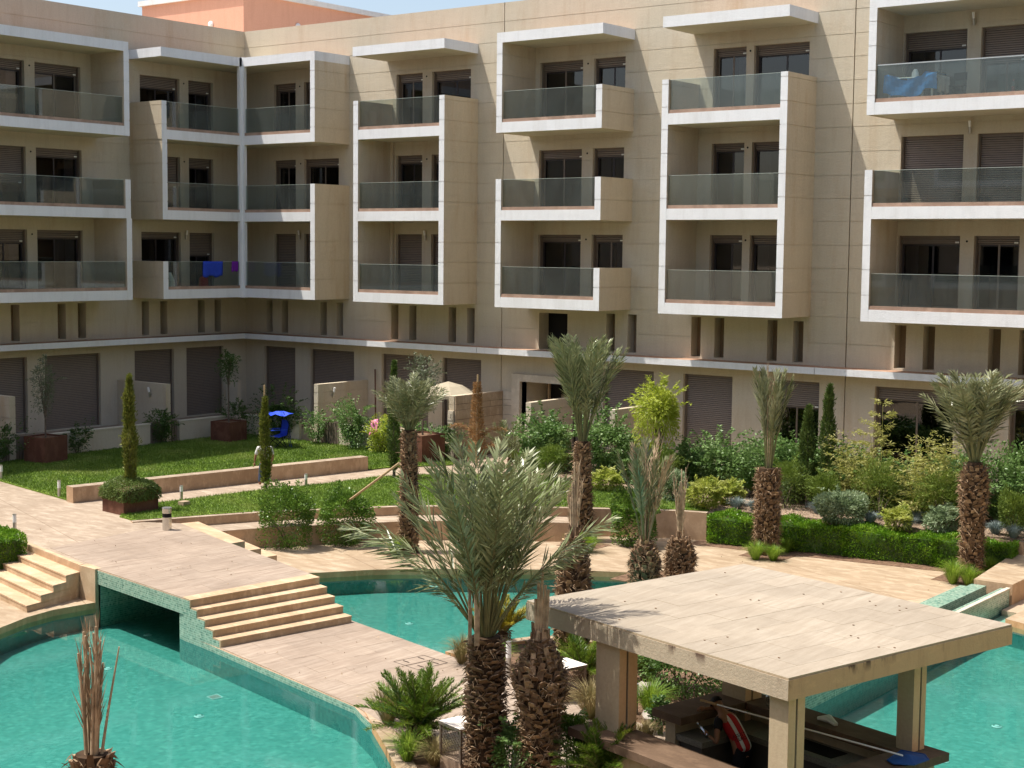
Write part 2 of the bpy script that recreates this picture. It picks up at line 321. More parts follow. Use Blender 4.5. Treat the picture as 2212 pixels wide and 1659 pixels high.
def tag(o, label, cat, group=None):
    o['label'] = label; o['category'] = cat
    if group: o['group'] = group
    return o
def thing(name, label, cat, loc=(0, 0, 0), rz=0, group=None):
    o = bpy.data.objects.new(name, None); C.objects.link(o); o.location = loc; o.rotation_euler = (0, 0, rz); o.empty_display_size = .2
    return tag(o, label, cat, group)
def struct(o): o['kind'] = 'structure'; return o
def quads(name, V, k, parent=None, loc=(0, 0, 0), kind=None, nv=4):
    """V: (N, nv, 3) numpy array of faces"""
    N = len(V); me = bpy.data.meshes.new(name); me.vertices.add(N*nv); me.vertices.foreach_set('co', V.reshape(-1).astype(np.float32))
    me.loops.add(N*nv); me.loops.foreach_set('vertex_index', np.arange(N*nv, dtype=np.int32))
    me.polygons.add(N); me.polygons.foreach_set('loop_start', np.arange(0, N*nv, nv, dtype=np.int32))
    me.materials.append(MT[k]); me.update(calc_edges=True); me.validate()
    return put(name, me, parent, loc, kind) if name else me
def nrm(a): return a/np.maximum(np.linalg.norm(a, axis=-1, keepdims=True), 1e-9)
def leaves(P, D, L, W, droop=0.):
    """rhombic leaves at P growing along D"""
    N = len(P); D = nrm(D+RNG.normal(0, .45, (N, 3))-np.array([0, 0, droop])); R = nrm(np.cross(D, nrm(RNG.normal(0, 1, (N, 3)))))
    L = L*RNG.uniform(.65, 1.25, (N, 1)); W = W*RNG.uniform(.7, 1.2, (N, 1))
    a = P; b = P+D*L*.45+R*W; c = P+D*L; d = P+D*L*.45-R*W
    return np.stack([a, b, c, d], 1)
def lumps(d, k, seed):
    r = np.random.default_rng(seed); s = np.zeros(len(d))
    for i in range(k):
        c = nrm(r.normal(0, 1, 3)); s += r.uniform(.5, 1.)*np.exp(-((1-d@c)/.12))
    return s
def cloud(n, rx, ry, rz, cz, seed, thick=.35, lump=.35, k=10, flat=0.):
    """points and outward directions in a lumpy shell"""
    r = np.random.default_rng(seed); d = nrm(r.normal(0, 1, (n, 3)))
    if flat: d[:, 2] = np.abs(d[:, 2])*np.where(r.random(n) < flat, 1, -1); d = nrm(d)
    rad = (1-thick*r.random(n)**1.6)*(1-lump*.5+lump*lumps(d, k, seed+1))
    P = d*rad[:, None]*np.array([rx, ry, rz]); P[:, 2] += cz
    return P, d

# ---------------------------------------------------------------- ground, pools, terraces
PF = -1.33
def poly(pts, z=None): return [tuple(G(x, y, z)[:2]) for x, y in pts]
mb = MB(); mb.face([(-900, -900, -2.4), (900, -900, -2.4), (900, 900, -2.4), (-900, 900, -2.4)], 'ground'); struct(mb.build('ground'))
mb = MB(); mb.face([(17, -75, PF), (75, -75, PF), (75, -8, PF), (17, -8, PF)], 'mosaic_deep'); struct(mb.build('pool_floor'))
mb = MB(); mb.face([(17, -75, -.85), (75, -75, -.85), (75, -8, -.85), (17, -8, -.85)], 'water'); struct(mb.build('pool_water'))
ZU, ZL = .1, -.7
# curved wall line (top) from the bridge to the hedge
WALL = [(15.7, -18.85), (16.33, -17.42), (17.22, -15.53), (18.45, -13.72), (19.64, -12.03), (21.05, -10.69), (22.6, -9.6), (24.18, -8.53), (25.3, -7.8), (26.41, -7.14), (27.3, -6.85)]
bridge_r = (24.87, -20.68); bridge_l = (24.42, -24.21); abut = (19.57, -23.4)
upper = [(-30, -60), (-30, -3), (3, -3), (3, -.05), (0, -.05), (0, 0), (60, 0), (60, -4.6), (36.2, -5.3), (32, -5.75), (29.5, -6.1)]+WALL[::-1]+[(16.95, -18.1), bridge_r, bridge_l, (20.2, -23.3), abut, (19.51, -23.43), (16.41, -22.7), (15.4, -22.45), (14.2, -25.5), (13.9, -60)]
# upper terrace body, left of the channel under the bridge
body = [(-30, -60), (-30, 0), (60, 0), (60, -4.6), (36.2, -5.3), (32, -5.75), (29.5, -6.1)]+WALL[::-1]+[(16.95, -18.1), (20.2, -19.2), (20.2, -23.4), (19.51, -23.43), (16.41, -22.7), (15.4, -22.45), (14.2, -25.5), (13.9, -60)]
mb = MB(); mb.prism(body, -2.3, ZU, 'path', 'bench'); struct(mb.build('upper_terrace'))
# mosaic face of the channel below the bridge
mb = MB(); mb.box(20.2, 20.215, -23.36, -19.3, -2.2, -.1, 'mosaic'); mb.box(20.2, 20.21, -23.36, -19.3, -.1, .09, 'step'); mb.build('channel_wall').__setitem__('kind', 'structure')
# bridge slab + pier
bs = MB(); bs.prism([(20.2, -23.44), (20.2, -19.15), (24.55, -20.58), (24.15, -24.14)], -.26, .075, 'grout', 'mosaic'); br_slab = struct(bs.build('bridge_deck'))
pr_ = MB(); pr_.prism([(23.9, -24.06), (24.3, -20.55), (24.5, -20.6), (24.12, -24.12)], -2.2, -.27, 'mosaic', 'mosaic_wall', bands=[(-.85, -.27, 'mosaic')]); struct(pr_.build('bridge_pier'))
# lower deck (walkway to the kiosk)
T0 = np.array([25.55, -24.28]); 
deckp = [(25.2, -24.2), (30.72, -25.63), (31.3, -26.0), (31.3, -25.9), (34.0, -26.2), (37.0, -27.0), (37.9, -24.0), (37.2, -23.62), (33.75, -22.72), (30.6, -22.15), (29.5, -21.77), (26.24, -21.04), (25.9, -20.9)]
dm = MB(); dm.prism([(25.2, -24.35), (30.72, -25.66), (31.1, -25.9), (35.5, -28.5), (38.2, -27.6), (38.2, -23.8), (33.75, -22.70), (30.6, -22.05), (29.5, -21.72), (26.24, -21.0), (24.55, -20.62), (24.12, -24.12)], -2.2, -.725, 'grout', 'mosaic_wall', bands=[(-.85, -.725, 'mosaic')]); deck_lower = struct(dm.build('lower_deck'))
# near-left pool rim and kerb along the planting bed
trim = [(777, 1520), (800, 1560), (830, 1610), (855, 1659), (880, 1715)]; trim_o = [(822, 1540), (845, 1570), (872, 1610), (900, 1659), (925, 1715)]
mb = MB(); mb.prism(poly(trim, -.72)+poly(trim_o, -.72)[::-1], -2.2, -.70, 'deck', 'mosaic_wall', bands=[(-.86, -.70, 'wetrim')]); struct(mb.build('pool_kerb'))
bedS = [(31.25, -25.98), (33.2, -26.15), (34.6, -27.1), (36.6, -27.55), (38.5, -28.6), (47, -31.5), (47, -45), (33, -45), (34.6, -29.0)]+poly(trim_o, -.72)[::-1][:3]
mb = MB(); mb.prism(bedS, -2.2, -.715, 'soil', 'mosaic'); struct(mb.build('planting_bed_near'))
mb = MB(); mb.prism([(33.0, -45), (41, -45), (41, -33.6), (35.6, -33.2)], -2.2, -.70, 'soil', 'mosaic'); struct(mb.build('planting_bed_front'))
# bed between kiosk and middle pool
bedC = [(30.72, -22.02), (33.8, -22.68), (37.3, -23.6), (37.9, -21.4), (37.15, -21.0), (36.15, -20.8), (36.15, -14.5), (33.0, -15.2), (32.2, -18.4), (31.2, -19.0), (30.4, -19.25), (29.9, -20.3), (29.6, -21.45), (29.7, -21.75)]
mb = MB(); mb.prism(bedC, -2.2, -.72, 'soil', 'mosaic', bands=[(-.9, -.72, 'wetrim')]); struct(mb.build('planting_bed_middle'))
rimC = [(29.6, -21.7), (29.85, -20.4), (30.35, -19.3), (31.2, -18.95), (32.2, -18.3), (32.4, -18.55), (31.35, -19.2), (30.6, -19.5), (30.12, -20.4), (29.95, -21.75)]
mb = MB(); mb.prism(rimC, -2.2, -.66, 'deck', 'wetrim'); struct(mb.build('pool_rim_middle'))
# far deck beyond the middle pool
far_edge = [(20.2, -19.3), (21.0, -18.6), (21.91, -17.55), (22.7, -16.41), (23.91, -15.23), (25.53, -13.94), (26.8, -13.0), (28.04, -12.35), (28.9, -12.25), (29.6, -13.2), (31.2, -14.4), (33.2, -14.6), (36.15, -14.2)]
far = far_edge+[(36.15, -5.0), (27.2, -6.6)]+WALL[::-1][:-1]+[(16.9, -17.9)]
mb = MB(); mb.prism(far, -2.2, ZL, 'deck', 'mosaic_wall', bands=[(-.96, -.84, 'wetrim'), (-.84, ZL, 'wetrim')]); struct(mb.build('pool_deck'))
# left deck below the steps
lefd = [(14.0, -22.2), (20.2, -23.42), (20.12, -24.0), (20.06, -24.6), (20.2, -25.4), (20.6, -26.4), (21.6, -27.8), (23.2, -29.5), (22, -45), (12, -60), (11, -40)]
mb = MB(); mb.prism(lefd, -2.2, ZL, 'deck', 'mosaic_wall', bands=[(-.96, ZL, 'wetrim')]); struct(mb.build('left_pool_deck'))
# right side: overflow channel wall, block wall, deck
ch = thing('overflow_channel', 'pale green mosaic overflow wall with long slot along the right pool', 'pool wall')
mb = MB(); mb.box(36.98, 37.2, -21.3, -9.25, -.85, -.36, 'mosaic'); mb.box(36.98, 37.2, -21.3, -9.25, -2.2, -.851, 'mosaic_wall'); mb.box(36.25, 36.62, -21.0, -9.25, -2.2, -.36, 'mosaic'); mb.box(35.95, 36.25, -20.9, -9.25, -2.2, -.44, 'mosaic'); mb.box(36.62, 36.98, -21.0, -9.25, -2.2, -.62, 'joint'); mb.build('channel_wall', ch)
mb = MB(); mb.box(37.12, 37.225, -21.3, -9.25, -.359, -.325, 'clad_light'); mb.build('coping', ch)
bw = thing('retaining_wall', 'thick tan stone wall running from the overflow channel to the hedge', 'wall')
mb = MB(); mb.prism([(36.28, -9.2), (37.25, -9.2), (37.25, -8.4), (37.3, 2), (35.2, 2), (35.9, -5.4)], -2.2, -.25, 'deck', 'bench'); mb.build('wall_body', bw)
mb = MB(); mb.prism([(37.25, -9.9), (37.7, -9.95), (38.6, -4), (38.6, 0), (37.25, 0)], -2.2, -.76, 'tile_side'); mb.build('gutter', bw)
mb = MB(); mb.prism([(37.72, -10.95), (41, -12.2), (60, -18), (60, -.5), (38.6, -.5), (37.75, -9.9)], -2.2, ZL, 'deck', 'mosaic_wall', bands=[(-.96, ZL, 'wetrim')]); struct(mb.build('right_pool_deck'))
mb = MB(); mb.prism([(37.25, -11), (37.75, -10.95), (37.75, -9.9), (37.25, -9.9)], -2.2, -.9, 'mosaic'); struct(mb.build('pool_ledge'))

mb = MB(); mb.prism([(47.5, -14), (60, -14.5), (60, -75), (47.5, -75)], -2.2, ZL, 'deck', 'mosaic_wall', bands=[(-.96, ZL, 'wetrim')]); struct(mb.build('east_pool_deck'))
mb = MB(); mb.prism([(17, -41), (47.5, -43), (47.5, -75), (17, -75)], -2.2, ZL+.002, 'deck', 'mosaic_wall', bands=[(-.96, ZL, 'wetrim')]); struct(mb.build('south_pool_deck'))
# steps --------------------------------------------------------------
def steps(nameL, label, left, right, back, zs, tread='step', side='mosaic', side_off=0, zb=-2.2):
    st = thing(nameL, label, 'steps')
    for i in range(len(zs)):
        l, r = Vector(left[i]), Vector(right[i]); lb, rb = Vector(back[0]), Vector(back[1])
        p = [l, r, rb, lb]
        mb = MB(); z1 = zs[i]; z0 = zs[i+1]-.002 if i+1 < len(zs) else ZL-.002
        d = (l-lb).normalized()*.012
        mb.prism([tuple(q) for q in (l-d, r-d, rb, lb)], z0, z1-.035, 'step', 'step'); mb.prism([tuple(q) for q in (l, r, rb, lb)], z1-.035, z1, 'step', 'step')
        mb.build('step', st)
    return st
zs = [.109, -.06, -.22, -.38, -.54]
NL = [(24.42, -24.19), (24.69, -24.23), (25.02, -24.29), (25.35, -24.36), (25.65, -24.42)]; NR = [(24.9, -20.68), (25.24, -20.78), (25.57, -20.86), (25.92, -20.95), (26.26, -21.03)]
steps('stone_steps', 'five broad tan stone steps leading down from the bridge to the tiled walkway', NL, NR, ((24.05, -24.1), (24.5, -20.58)), zs)
mb = MB()
for i in range(5):       # mosaic cheek under the steps
    x1 = NL[i][0]-.03; y = lambda x: -24.135-(x-24.13)*.187
    mb.prism([(24.13, y(24.13)+.0), (x1, y(x1)+.0), (x1, y(x1)+.14), (24.13, y(24.13)+.14)], (zs[i+1] if i < 4 else ZL)-.04, zs[i]-.036, 'mosaic')
mb.prism([(24.13, y(24.13)+.002), (25.7, y(25.7)+.002), (25.7, y(25.7)+.1), (24.13, y(24.13)+.1)], -2.2, ZL-.04, 'mosaic', 'mosaic_wall', bands=[(-.85, ZL-.04, 'mosaic')])
o = mb.build('mosaic_cheek_wall'); tag(o, 'stepped green mosaic cheek wall beside the broad steps', 'pool wall')
LNr = [(19.51, -23.43), (19.62, -23.91), (19.70, -24.33), (19.76, -24.72), (19.83, -25.16)]
def along(p, L): return (p[0]-L*.968, p[1]+L*.235)
steps('stone_steps', 'flight of five tan stone steps at the left edge beside the near pool', [along(p, 3.3+i*.55) for i, p in enumerate(LNr)], LNr, ((15.9, -22.45), (19.50, -23.3)), zs)
mb = MB(); mb.prism([(19.52, -23.2), (19.55, -23.45), (20.2, -23.50), (20.2, -23.2)], -2.2, .106, 'step'); mb.build('abutment_block').__setitem__('kind', 'structure')
# small steps next to the curved seat
SS = [(20.22, -19.36), (20.02, -18.71), (19.97, -18.19)]
st = thing('garden_steps', 'three narrow stone steps between the bridge and the curved seat wall', 'steps')
for i, (x0, x1, z) in enumerate([(16.9, 18.9, .1), (17.3, 19.2, -.17), (17.7, 19.4, -.43)]):
    a = Vector((.78, .0)); o0 = i*.55
    mb = MB(); mb.prism([(16.95+o0*.3, -18.1+o0*.9), (20.2+o0*.05, -19.2+o0), (20.25+o0*.05, -18.75+o0), (17.1+o0*.3, -17.6+o0*.9)], -.72, z-.002*i, 'step'); mb.build('step', st)

# tiles --------------------------------------------------------------
def clip(poly_, cv):
    out = poly_
    for i in range(len(cv)):
        a, b = cv[i-1], cv[i]; inp = out; out = []
        side = lambda p: (b[0]-a[0])*(p[1]-a[1])-(b[1]-a[1])*(p[0]-a[0])
        for j in range(len(inp)):
            p, q = inp[j-1], inp[j]; sp, sq = side(p), side(q)
            if (sp < 0) != (sq < 0): t = sp/(sp-sq); out.append((p[0]+(q[0]-p[0])*t, p[1]+(q[1]-p[1])*t))
            if sq >= 0: out.append(q)
        if len(out) < 3: return []
    return out
def area(p): return sum(p[i-1][0]*p[i][1]-p[i][0]*p[i-1][1] for i in range(len(p)))/2
def tiles(parent, cv, z, L, W, ang, k='tile', side='tile_side', off=.5, th=.025, gap=.006, org=(0, 0)):
    if area(cv) < 0: cv = cv[::-1]
    ca, sa = math.cos(ang), math.sin(ang); toL = lambda p: ((p[0]-org[0])*ca+(p[1]-org[1])*sa, -(p[0]-org[0])*sa+(p[1]-org[1])*ca); toW = lambda p: (org[0]+p[0]*ca-p[1]*sa, org[1]+p[0]*sa+p[1]*ca)
    lc = [toL(p) for p in cv]; xs = [p[0] for p in lc]; ys = [p[1] for p in lc]; n = 0
    for j in range(int(min(ys)//W)-1, int(max(ys)//W)+2):
        o_ = (j % 2)*off*L
        for i in range(int((min(xs)-o_)//L)-1, int((max(xs)-o_)//L)+2):
            x0, y0 = i*L+o_, j*W
            p = clip([(x0+gap/2, y0+gap/2), (x0+L-gap/2, y0+gap/2), (x0+L-gap/2, y0+W-gap/2), (x0+gap/2, y0+W-gap/2)], lc)
            if len(p) < 3 or abs(area(p)) < .004: continue
            mb = MB(); zz = z+random.uniform(-.0015, .0015); mb.prism([toW(q) for q in p], zz-th, zz, k, side); mb.build('tile', parent); n += 1
    return n
A15 = math.radians(-14.6)
tiles(br_slab, [(20.2, -23.42), (24.14, -24.13), (24.54, -20.58), (20.2, -19.2)], .108, 1.2, .6, A15+math.pi/2, th=.033, org=(20.2, -23.4))
for DKP in ([(25.3, -24.33), (30.72, -25.64), (31.4, -22.2), (26.1, -20.88)], [(30.72, -25.64), (33.4, -26.75), (37.6, -27.9), (38.6, -24.0), (33.75, -22.71), (31.4, -22.2)]): tiles(deck_lower, DKP, -.7, 1.2, .6, A15+math.pi/2, org=(25.55, -24.28))
# bridge head paving on the terrace: smooth grey-pink tiles near the bridge
hp = MB(); hp.prism([(17.2, -22.6), (19.6, -23.2), (20.197, -23.3), (20.197, -19.25), (18.6, -18.75), (16.9, -18.9)], ZU, ZU+.004, 'grout'); hpo = struct(hp.build('bridge_head_paving'))
tiles(hpo, [(17.2, -22.6), (19.6, -23.2), (20.197, -23.3), (20.197, -19.25), (18.6, -18.75), (16.9, -18.9)], ZU+.008, 1.2, .6, A15+math.pi/2, th=.003, org=(20.2, -23.4))
# access hatch lines in the walkway
ht = thing('floor_hatch', 'flush double access hatch with recessed handles set in the tiled walkway', 'hatch')
h4 = [np.array(G(*p, -.695)) for p in ((1306, 1429), (1371, 1415), (1422, 1432), (1358, 1446))]
h4 = [np.array(G(553+x/4, 1244.25+y/4, -.697)) for x, y in ((1190, 740), (1450, 685), (1655, 750), (1400, 810))]
mb = MB()
def strip(mb, a, b, w, k, up=.004):
    a, b = Vector(a), Vector(b); d = (b-a).normalized(); n = Vector((-d.y, d.x, 0))*w/2
    for q, r in ((a, b),): mb.face([q-n, r-n, r+n, q+n], k)
for i in range(4): strip(mb, h4[i-1]+np.array([0, 0, .001*i]), h4[i]+np.array([0, 0, .001*i]), .018, 'joint')
strip(mb, (h4[0]+h4[3])/2+np.array([0, 0, .005]), (h4[1]+h4[2])/2+np.array([0, 0, .005]), .018, 'joint'); mb.build('frame', ht)
for fx, fy in ((.25, .2), (.75, .2), (.25, .8), (.75, .8)):
    p = h4[0]*(1-fx)*(1-fy)+h4[1]*fx*(1-fy)+h4[2]*fx*fy+h4[3]*(1-fx)*fy; d = (h4[3]-h4[0]); d = d/np.linalg.norm(d)*.1
    mb = MB(); strip(mb, p-d+np.array([0, 0, .006]), p+d+np.array([0, 0, .006]), .03, 'joint'); mb.build('handle', ht)
# curved seat wall
sw = thing('curved_seat_wall', 'low curved tan stone wall with a ledge seat below the lawn', 'wall')
def offs(line, d):
    out = []
    for i, p in enumerate(line):
        a = line[max(i-1, 0)]; b = line[min(i+1, len(line)-1)]; t = Vector((b[0]-a[0], b[1]-a[1])).normalized(); out.append((p[0]+t.y*d, p[1]-t.x*d))
    return out
mb = MB()
w0 = WALL; w1 = offs(WALL, .22)
for i in range(len(w0)-1):
    mb.prism([w0[i], w0[i+1], w1[i+1], w1[i]], -.705, .13, 'path', 'bench')
mb.build('upper_wall', sw)
mb = MB(); sl = [(16.6, -18.3)]+[p for p in offs(WALL, .24)[1:8]]; so_ = [(17.3, -18.0)]+[p for p in offs(WALL, 1.25)[1:8]]
for i in range(len(sl)-1): mb.prism([sl[i], sl[i+1], so_[i+1], so_[i]], -.705, -.13, 'path', 'bench')
mb.build('ledge_seat', sw)
# long straight bench between lawn and path
b0, b1 = np.array(G(158, 1087, .1)), np.array(G(795, 1016, .1)); d = (b1-b0); Lb = np.linalg.norm(d); d /= Lb; n_ = np.array([-d[1], d[0], 0])
mb = MB(); mb.prism([tuple(q[:2]) for q in (b0, b1, b1+n_*.42, b0+n_*.42)], .1, .58, 'path', 'bench'); o = mb.build('stone_bench'); tag(o, 'long straight tan stone bench between the lawn and the upper path', 'bench')

# lawns --------------------------------------------------------------
def inpoly(P, pl):
    x, y = P[:, 0], P[:, 1]; c = np.zeros(len(P), bool); j = len(pl)-1
    for i in range(len(pl)):
        (xi, yi), (xj, yj) = pl[i], pl[j]; cr = ((yi > y) != (yj > y)) & (x < (xj-xi)*(y-yi)/(yj-yi+1e-12)+xi); c ^= cr; j = i
    return c
def blades(pl, z, dens, h, name, k='grass', w=.012):
    xs = [p[0] for p in pl]; ys = [p[1] for p in pl]; A = (max(xs)-min(xs))*(max(ys)-min(ys)); n = int(A*dens)
    P = np.c_[RNG.uniform(min(xs), max(xs), n), RNG.uniform(min(ys), max(ys), n)]; P = P[inpoly(P, pl)]; n = len(P)
    P = np.c_[P, np.full(n, z)]; a = RNG.uniform(0, 2*math.pi, n); s = np.c_[np.cos(a), np.sin(a), np.zeros(n)]*w
    t = np.c_[RNG.normal(0, .035, (n, 2)), h*RNG.uniform(.5, 1.25, n)]
    V = np.stack([P-s, P+s, P+t], 1); return quads(name, V, k, kind='stuff', nv=3)
lawn1 = [(3.02, -40), (3.02, -3.02), (14.0, -3.0), (16.0, -4.6), (14.1, -5.6), (b1[0], b1[1]+.5)]+[tuple((b0+n_*.43)[:2])]+[(11.44, -17.83), (6.61, -16.88), (4.5, -16.45), (3.1, -16.1)]
lawn1 = [(3.02, -16.1), (3.02, -3.02), (14.2, -3.02), (15.3, -4.2), (14.0, -6.3), (b1[0]+.05, b1[1]+.1), tuple((b1+n_*.43)[:2]), tuple((b0+n_*.43)[:2]), (11.40, -17.80), (6.61, -16.88)]
lawn2 = [(13.9, -16.9), (14.39, -12.88), (15.02, -10.41), (15.3, -8.2), (16.1, -6.9), (18.82, -4.2), (21.64, -4.86), (24.77, -4.96), (27.2, -6.6)]+WALL[::-1][1:]+[(15.7, -18.75), (14.9, -18.6)]
for nm, pl, lb in (('lawn', lawn1, ''), ('lawn', lawn2, '')):
    mb = MB(); mb.prism(pl, .06, .145, 'lawnbase'); struct(mb.build(nm))
blades(lawn1, .14, 620, .075, 'grass', w=.016); blades(lawn2, .14, 800, .07, 'grass', w=.014)
# soil of the right bed
mb = MB(); mb.prism([(21, -4.9), (24.8, -5.1), (27.2, -6.5), (29.5, -6.05), (32, -5.7), (36.1, -5.25), (36.1, -3.0), (18.6, -3.0), (18.8, -4.1)], .0, .16, 'gravel'); struct(mb.build('shrub_bed'))
mb = MB(); mb.prism([(27.2, -7.9), (36.1, -6.5), (36.1, -5.2), (27.2, -6.6)], -.71, -.69, 'soil'); struct(mb.build('hedge_bed'))

# ---------------------------------------------------------------- apartment building
bld = thing('apartment_building', 'five storey tan L shaped apartment building with white framed balconies', 'building', (0, 0, 0))
TR = lambda s, n, z: (s, -n, z)      # right wing: s along +X, n towards the courtyard
TL = lambda s, n, z: (n, -s, z)      # left wing: s along -Y
GR = [16.3, 15.56, 14.80, 14.07, 13.33, 12.58, 11.84, 11.05, 10.3, 9.56, 8.82, 8.05, 7.3, 6.52, 5.72, 4.85]
def wallgrid(mb, s0, s1, z0, z1, holes, grooves, vj=()):
    S = {s0, s1}; Z = {z0, z1}
    for h in holes: S |= {h[0], h[1]}; Z |= {h[2], h[3]}
    for g in grooves:
        if z0 < g < z1: Z |= {g-.010, g+.010}
    for j in vj: S |= {j-.018, j+.018}
    S = sorted(x for x in S if s0 <= x <= s1); Z = sorted(x for x in Z if z0 <= x <= z1)
    D = {}
    for i in range(len(S)-1):
        for j in range(len(Z)-1):
            cs, cz = (S[i]+S[i+1])/2, (Z[j]+Z[j+1])/2; d = 0; mat = 'wall'; op = False
            if any(abs(cz-g) < .0099 for g in grooves): d = -.016
            if any(abs(cs-v) < .0179 for v in vj): d = -.08; mat = 'joint'
            for h in holes:
                if h[0] < cs < h[1] and h[2] < cz < h[3]: d = -h[4]; op = h[5] is None; mat = h[5] or mat; break
            D[i, j] = (d, op, mat)
            if not op: mb.face([(S[i], d, Z[j]), (S[i+1], d, Z[j]), (S[i+1], d, Z[j+1]), (S[i], d, Z[j+1])], mat)
    for i in range(len(S)-1):
        for j in range(len(Z)-1):
            d = D[i, j][0]
            for (a, b), e in (((i+1, j), 's'), ((i, j+1), 'z')):
                if (a, b) in D:
                    d2 = D[a, b][0]
                    if abs(d-d2) > 1e-4:
                        lo, hi = min(d, d2), max(d, d2); big = hi-lo > .15; k = 'wall'
                        if e == 's': x = S[i+1]; f = [(x, lo, Z[j]), (x, hi, Z[j]), (x, hi, Z[j+1]), (x, lo, Z[j+1])]
                        else: z = Z[j+1]; f = [(S[i], lo, z), (S[i+1], lo, z), (S[i+1], hi, z), (S[i], hi, z)]
                        mb.face(f, k)
LV = {2: 12.37, 1: 9.22, 0: 6.08}; WT = {2: 14.66, 1: 11.47, 0: 8.37}
# windows per wing: (s0, s1, z0, z1, closed fraction, curtain)
WR, WL = [], []
def addw(lst, s0, s1, fr, cur=(0, 0, 0), lv=(2, 1, 0)):
    for l, f, c in zip(lv, fr, cur): lst.append((s0, s1, LV[l]-.03, WT[l], f, c))
addw(WR, 1.8, 3.1, (.12, .12, 1)); addw(WR, 3.6, 5.6, (.12, .12, 1)); addw(WR, 8.75, 10.12, (.12, .12, 1)); addw(WR, 10.6, 12.55, (.14, .14, 1))
addw(WR, 15.83, 17.76, (.13, .13, .09)); addw(WR, 18.24, 19.59, (.12, .12, .10), (0, 1, 1)); addw(WR, 23.16, 24.42, (.10, .07, .03), (1, 0, 0)); addw(WR, 24.71, 26.74, (.13, .09, .11), (0, 1, 1))
addw(WR, 30.0, 32.02, (.22, 1, .02), (1, 0, 1)); addw(WR, 32.46, 33.87, (.45, 1, .02), (0, 0, 0)); addw(WR, 36.4, 38.2, (.2, .5, .1))
addw(WL, 1.8, 3.13, (.20, .16, .40)); addw(WL, 3.6, 5.65, (.19, .55, .08), (0, 1, 1)); addw(WL, 8.52, 10.6, (.14, .12, .12), (0, 1, 1)); addw(WL, 11.05, 12.7, (.14, .6, .2), (1, 1, 1)); addw(WL, 14.6, 16.2, (.2, .2, .2))
GFR = [(1.16, 3.05, 1), (3.96, 6.47, 1), (8.0, 10.5, 1), (11.22, 13.17, 1), (18.85, 21.0, 1), (22.22, 24.17, 1), (25.55, 27.42, .3), (29.37, 32.02, .14), (33.75, 36.3, .14), (38, 40, 1)]
GFL = [(1.3, 3.35, 1), (4.02, 6.06, 1), (7.75, 10.36, 1), (11.15, 13.1, 1), (14.5, 17, 1)]
for a, b, f in GFR: WR.append((a, b, .66, 3.55, f, 0))
for a, b, f in GFL: WL.append((a, b, .66, 3.55, f, 0))
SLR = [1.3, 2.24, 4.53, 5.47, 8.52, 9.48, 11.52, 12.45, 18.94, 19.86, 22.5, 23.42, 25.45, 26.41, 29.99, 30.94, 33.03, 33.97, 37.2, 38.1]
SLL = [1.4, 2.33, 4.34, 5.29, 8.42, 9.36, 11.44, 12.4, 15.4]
def wing(nm, T, flip, W, SL, s1, vj, extra=()):
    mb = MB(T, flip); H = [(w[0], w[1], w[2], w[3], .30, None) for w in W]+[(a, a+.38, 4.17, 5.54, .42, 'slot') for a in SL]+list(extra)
    wallgrid(mb, 0, s1, 0, 17.0, H, [g for g in GR], vj)
    return mb
wr = wing('wall', TR, True, WR, SLR, 56, (14.15, 28.33), [(15.92, 17.22, 4.11, 5.47, .6, 'black'), (15.15, 18.2, .16, 2.85, 1.6, 'room')])
wr.build('right_wall', bld)
wl = wing('wall', TL, False, WL, SLL, 34, ()); wl.build('left_wall', bld)
# body, roof and parapets
mb = MB(); mb.box(-12, -.02, -34, 12, 0, 16.4, 'wall'); mb.box(0, 44, 1.7, 12, 0, 16.4, 'wall'); mb.box(-.25, -.001, -34, 0, 16.4, 17.0, 'wall'); mb.box(-.25, 44, .001, .25, 16.4, 17.0, 'wall')
mb2 = MB(); mb2.box(-12, -1.9, -34, 12, 0, 16.4, 'wall'); mb2.box(-1.9, 56, 1.9, 12, 0, 16.4, 'wall'); mb2.box(-1.9, -.3, -34, 1.9, 15.9, 16.38, 'wall'); mb2.box(-.3, 56, .3, 1.9, 15.9, 16.38, 'wall')
mb2.build('rear_mass', bld)
mb = MB(); mb.face([(-.3, -34, 17), (0, -34, 17), (0, 0, 17), (-.3, .3, 17)], 'wall'); mb.face([(-.3, .3, 17), (0, 0, 17), (56, 0, 17), (56, .3, 17)], 'wall')
mb.face([(-.3, -34, 15.8), (-.3, -34, 17), (-.3, .3, 17), (-.3, .3, 15.8)], 'wall'); mb.face([(-.3, .3, 15.8), (-.3, .3, 17), (56, .3, 17), (56, .3, 15.8)], 'wall'); mb.build('parapet', bld)

